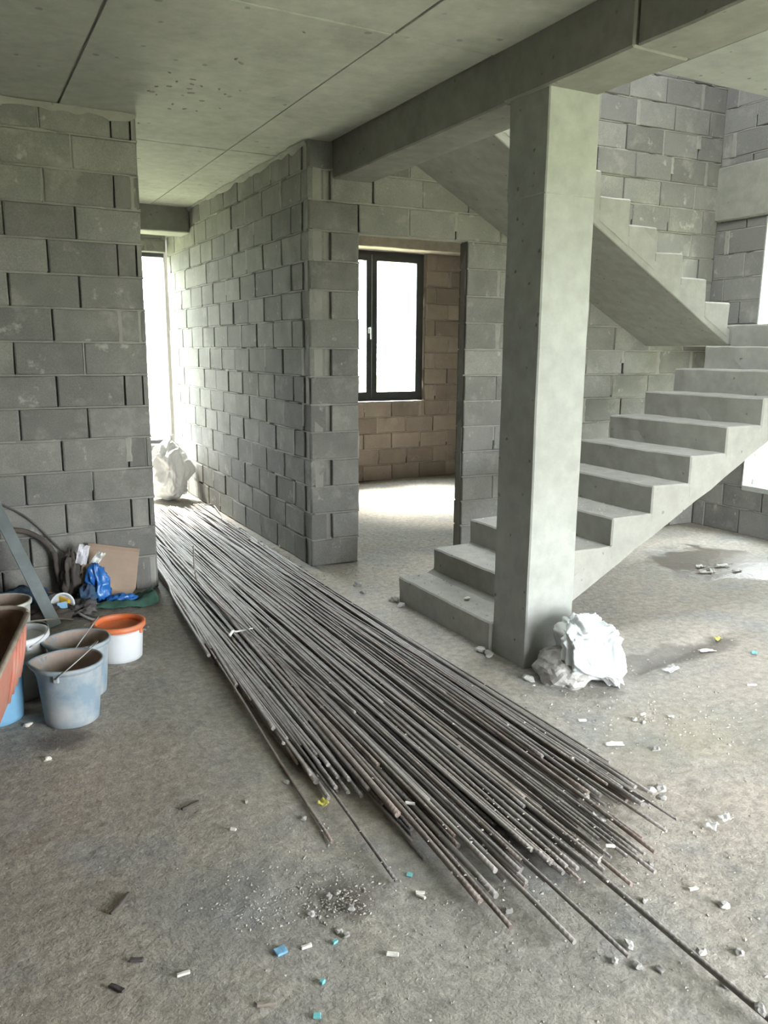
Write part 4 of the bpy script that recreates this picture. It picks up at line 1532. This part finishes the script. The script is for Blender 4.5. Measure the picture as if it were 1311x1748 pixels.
LEFT = math.atan2(.47, -.88)     # plan direction that points to the picture's left
bucket('mortar_bucket', 'grey-blue mortar bucket with a pouring lip, frontmost of the buckets', (.352, 3.545), .112, .138, .275, M['bucket_blue'], M['bucket_inside'], LEFT, True, handle=2.45, fill=.5)
bucket('mortar_bucket', 'grey mortar bucket half hidden behind the frontmost bucket', (.430, 3.815), .110, .134, .270, M['bucket_blue'], M['bucket_inside'], LEFT + .1, True, handle=2.2, fill=.5)
bucket('paint_bucket', 'white plastic bucket with an orange rim next to the rebar side', (.672, 4.19), .112, .124, .195, M['bucket_white'], M['bucket_inside'], .9, False, rimmat=M['bucket_orange'], handle=-.45, fill=.78)
bucket('plastic_bucket', 'cream bucket with a white rim behind the wheelbarrow tray', (.175, 3.93), .11, .128, .30, M['bucket_cream'], M['bucket_inside'], .3, False, rimmat=M['bucket_white'], handle=.35, fill=.6)
e_ = bucket('plastic_bucket', 'light blue bucket below the wheelbarrow tray', (.062, 3.70), .105, .118, .24, M['bucket_sky'], M['bucket_inside'], .2, False, fill=.5)
mk('printed_patch', boxes([(-.018, .018, -.1125, -.1095, .10, .16)]), M['label_navy'], e_, rot=(0, 0, -.62))
bucket('plastic_bucket', 'pale bucket farthest back beside the metal straightedge', (.145, 4.50), .115, .135, .30, M['bucket_cream'], M['bucket_inside'], .3, False, fill=.7)

# round tub lying on its side behind the straightedge
tb = empty('plastic_tub', (.465, 5.02, .079))
tb.rotation_euler = (PI / 2 - .15, 0, .35)
tag(tb, 'pale blue round tub lying on its side by the wall', 'tub')
mk('body', lathe([(.060, -.05), (.066, -.045), (.074, .04), (.078, .045), (.078, .055), (.070, .056), (.066, .048), (.058, -.04)], 32), M['bucket_white'], tb, smooth=True)
mk('label_patch', boxes([(-.03, .03, -.02, .02, .049, .052)]), M['bucket_sky'], tb)


# ------------------------------------------------------------------ wheelbarrow, mostly outside the picture
wb = empty('wheelbarrow', (.200, 3.31, 0), -.215)
tag(wb, 'orange-red wheelbarrow with a brown rusted tray', 'wheelbarrow')


def rrect(x0, x1, y0, y1, r, n=6):
    out = []
    for cx, cy, a0 in ((x1 - r, y1 - r, 0), (x0 + r, y1 - r, PI / 2), (x0 + r, y0 + r, PI), (x1 - r, y0 + r, 3 * PI / 2)):
        for i in range(n + 1):
            a = a0 + PI / 2 * i / n
            out.append((cx + r * math.cos(a), cy + r * math.sin(a)))
    return out


def loft(rings, close=True):
    n = len(rings[0])
    v = [p for rg in rings for p in rg]
    f = [(i * n + k, i * n + (k + 1) % n, (i + 1) * n + (k + 1) % n, (i + 1) * n + k) for i in range(len(rings) - 1) for k in range(n)]
    if close: f.append(tuple((len(rings) - 1) * n + k for k in range(n)))
    return v, f


def tray_ring(z, ins, r):
    t = z
    return [Vector((x, y, z)) for x, y in rrect(-.62 + ins, 0 - ins, -.92 + ins * 1.6, 0.02 - ins * 1.2, r)]


zr = .60
outer = [tray_ring(zr, 0, .10), tray_ring(zr - .10, .012, .10), tray_ring(zr - .24, .04, .09), tray_ring(zr - .27, .075, .07)]
tr = mk('tray', loft(outer), M['tray_out'], wb, smooth=True)
inner = [tray_ring(zr + .001, .005, .097), tray_ring(zr - .10, .018, .095), tray_ring(zr - .235, .047, .08), tray_ring(zr - .26, .085, .06)]
mk('tray_inside', loft([r_[::-1] for r_ in inner]), M['tray_in'], wb, smooth=True)
rimpts = [Vector((x, y, zr)) for x, y in rrect(-.622, .002, -.922, .022, .10)]
mk('rim', tube(rimpts + rimpts[:1], .011, 8), M['tray_rim'], tr, smooth=True)
for i, yy in enumerate((-.12, -.20, -.28, -.36)):     # pressed ribs on the flank
    mk('pressed_rib', tube([(-.004, yy, zr - .03), (-.013, yy - .01, zr - .12), (-.036, yy - .02, zr - .225)], .009, 6), M['tray_out'], tr, smooth=True)
for sx in (-.30, -.56):
    mk('handle_bar', tube(spline([(-.43 + (sx + .43) * .3, .28, .22), (sx, -.1, .34), (sx, -.8, .36), (sx - (.04 if sx < -.4 else -.04), -1.35, .58)], 24), .016, 8), M['rubber'], wb, smooth=True)
    mk('leg', tube(spline([(sx, -.35, .35), (sx + .01, -.55, .18), (sx, -.66, .016), (sx, -.76, .016)], 16), .013, 8), M['rubber'], wb, smooth=True)
wh = mk('wheel', lathe([(.06, -.035), (.13, -.045), (.165, -.03), (.175, 0), (.165, .03), (.13, .045), (.06, .035)], 32), M['rubber'], wb, smooth=True, loc=(-.43, .28, .177), rot=(0, PI / 2, 0))

# ------------------------------------------------------------------ straightedge leaning on the left wall
a0 = Vector((.425, 4.84, .012)); a1 = Vector((.085, 5.345, .93))
ax = (a1 - a0).normalized()
ln = (a1 - a0).length
sd = ax.cross(Vector((0, -1, .55))).normalized()
nn = sd.cross(ax).normalized()
prof = [(-.034, 0), (.034, 0), (.034, .018), (.029, .018), (.029, .005), (-.029, .005), (-.029, .018), (-.034, .018)]
v = [a0 + sd * x + nn * (-y) for x, y in prof] + [a1 + sd * x + nn * (-y) for x, y in prof]
n = len(prof)
f = [(k, (k + 1) % n, n + (k + 1) % n, n + k) for k in range(n)] + [tuple(range(n))[::-1], tuple(range(n, 2 * n))]
tag(mk('metal_straightedge', (v, f), M['alu']), 'grey aluminium channel bar leaning on the left block wall', 'straightedge')

# ------------------------------------------------------------------ things heaped at the foot of the left wall
def pa(px_, py_, y):
    r = ray(px_, py_); t = y / r.y
    return Vector((r.x * t, r.y * t, CAM_H + r.z * t))


c = [pa(150, 926, 5.34), pa(238, 936, 5.33), pa(232, 1003, 5.26), pa(152, 990, 5.27)]


def card(u, w):
    top = c[0].lerp(c[1], u); bot = c[3].lerp(c[2], u)
    p = bot.lerp(top, w)
    p.y += .006 * noise.noise(Vector((u * 3, w * 3, 1))) - (.02 * max(0, w - .86) / .14)
    return p


cb_ = empty('cardboard_sheet', (0, 0, 0))
tag(cb_, 'brown cardboard sheet leaning against the left block wall', 'cardboard')
mk('panel', thick(sheet(10, 10, card), .005), M['cardboard'], cb_)
lowc = [c[3] + Vector((.03, -.03, -.10)), c[2] + Vector((-.05, -.05, -.045))]
mk('flap', thick(sheet(6, 4, lambda u, w: (c[3].lerp(c[2], u)).lerp(lowc[0].lerp(lowc[1], u), w) + Vector((0, -.002, .0))), .004), M['cardboard'], cb_)


def bag(name, label, cat, cx, cy, sx, sy, sz, mat, seed, amp=.04, freq=1.8, lean=(0, 0), top=1.0, sub=4, z0=0.0):
    def shp(q):
        z = (q.z + 1) / 2
        k = 1 - (1 - top) * z
        return (q.x * sx * k + lean[0] * z, q.y * sy * k + lean[1] * z, z * sz)
    vf = folded(sub, shp, seed, amp, freq, D3, .003)
    return tag(mk(name, vf, mat, smooth=True, loc=(cx, cy, z0)), label, cat)


bag('plastic_bag', 'bright blue plastic bag slumped in front of the cardboard', 'bag', .735, 5.16, .085, .07, .27, M['bluebag'], 2.2, .035, 2.0, (-.03, .02), .8)
bag('plastic_sheet', 'blue plastic tail spilling over the green cloth', 'plastic', .845, 5.09, .10, .05, .08, M['bluebag'], 5.1, .022, 2.2)
bag('cloth_bag', 'dark brown cloth bag slumped against the left wall', 'bag', .575, 5.24, .085, .075, .36, M['darkbag'], 8.1, .04, 1.7, (.0, .03), .7)
bag('cloth_bag', 'dull violet cloth at the front of the dark bag', 'cloth', .645, 5.12, .06, .05, .16, M['navy'], 9.4, .03, 2)
bag('paper_bag', 'tan paper bag between the dark bag and the blue one', 'bag', .655, 5.23, .05, .05, .27, M['cardboard'], 4.4, .03, 2.2, (0, .02), .8)
bag('work_clothes', 'navy work clothes in a heap behind the pale bucket', 'clothes', .26, 5.17, .20, .12, .17, M['navy'], 6.6, .05, 1.8)
bag('tarp', 'dark rumpled tarp under the straightedge', 'tarp', .40, 4.98, .16, .10, .10, M['darkbag'], 3.8, .04, 2)
bag('black_bag', 'black rubbish bag flat on the floor by the round tub', 'bag', .60, 5.0, .09, .09, .10, M['rubber'], 1.8, .04, 2.2)


def gsheet(u, w):
    x = .56 + u * .50; y = 4.98 + w * .26 + .03 * math.sin(u * 7)
    return Vector((x, y, .012 + .05 * max(0, noise.noise(Vector((u * 3, w * 3, 2))) + .25) + .018 * abs(noise.noise(Vector((u * 9, w * 8, 5)))) + (.05 * max(0, u - .75) * 4 * (1 - abs(w - .5) * 2))))


tag(mk('green_cloth', thick(sheet(36, 18, gsheet), .004), M['green'], smooth=True), 'dark green cloth spread on the floor below the cardboard', 'cloth')
# papers on the dark bag
pp = empty('crumpled_paper', (.68, 5.22, .30))
tag(pp, 'crumpled white papers tucked above the dark bag', 'paper')
for n_, (dx, dz, sx, sz, rz, mt) in enumerate(((-.03, 0.01, .07, .13, .2, 'paper'), (.035, -.01, .05, .10, -.3, 'paper_white'))):
    mk('sheet', thick(sheet(6, 8, lambda u, w: Vector(((u - .5) * sx + .03 * w * (1 if n_ else -.6), .02 * noise.noise(Vector((u * 3, w * 3, n_))), (w - .4) * sz + .01 * noise.noise(Vector((u * 5, w * 2, n_ + 4)))))), .002),
       M[mt], pp, loc=(dx, -.01 * n_, dz), rot=(.2, .35, rz))
# tape rolls
for n_, (x, y, z, mt, lab) in enumerate(((.425, 5.12, .10, 'orange_tape', 'orange tape roll lying on the dark tarp'), (.475, 5.09, .095, 'yellow_tape', 'yellow spirit level end poking from the tarp'))):
    if n_ == 0:
        tag(mk('tape_roll', lathe([(.022, -.018), (.042, -.018), (.044, 0), (.042, .018), (.022, .018), (.020, 0)], 24), M[mt], smooth=True, loc=(x, y, z), rot=(.3, .2, 0)), lab, 'tape')
    else:
        tag(from_bm('spirit_level', rough_box(-.012, .012, -.09, .03, -.025, .025, step=.05, bev=.003, amp=.001), M[mt], loc=(x, y, z), rot=(.15, .1, .6)), lab, 'tool')
# hoses and cables
def hose(ctrl, r, mat, name, label, cat, n=40, sides=8):
    return tag(mk(name, tube(spline(ctrl, n), r, sides), mat, smooth=True), label, cat)


hose([pa(18, 905, 5.33), pa(45, 908, 5.33), pa(72, 922, 5.32), pa(92, 945, 5.31), pa(98, 975, 5.30), (.53, 5.28, .04)], .017, M['darkbag'], 'rubber_hose', 'thick brown hose arching up the left wall', 'hose')
hose([pa(-30, 850, 5.36), pa(5, 862, 5.36), pa(40, 880, 5.36), pa(68, 902, 5.36), pa(90, 925, 5.35), (.575, 5.34, .30)], .006, M['rubber'], 'cable', 'thin dark cable hanging along the left wall', 'cable')
hose([(.60, 4.93, .02), (.64, 4.86, .02), (.72, 4.82, .02), (.80, 4.84, .02), (.86, 4.80, .015)], .010, M['rubber'], 'rubber_hose', 'black hose end lying in front of the green cloth', 'hose')
hose([(.56, 4.98, .04), (.585, 4.90, .03), (.63, 4.83, .02), (.70, 4.78, .018)], .008, M['bucket_cream'], 'plastic_pipe', 'pale bent pipe lying beside the black hose', 'pipe')
hose([pa(32, 1063, 4.55), pa(60, 1060, 4.6), pa(100, 1056, 4.65), pa(125, 1058, 4.7)], .005, M['wood'], 'wooden_stick', 'thin pale stick lying across behind the buckets', 'stick')
tag(from_bm('float_handle', rough_box(-.06, .06, -.014, .014, -.012, .012, step=.04, bev=.005, amp=.002), M['wood'], loc=(.545, 4.33, .025), rot=(0, .06, .2)), 'grey wooden tool handle behind the orange rimmed bucket', 'tool')
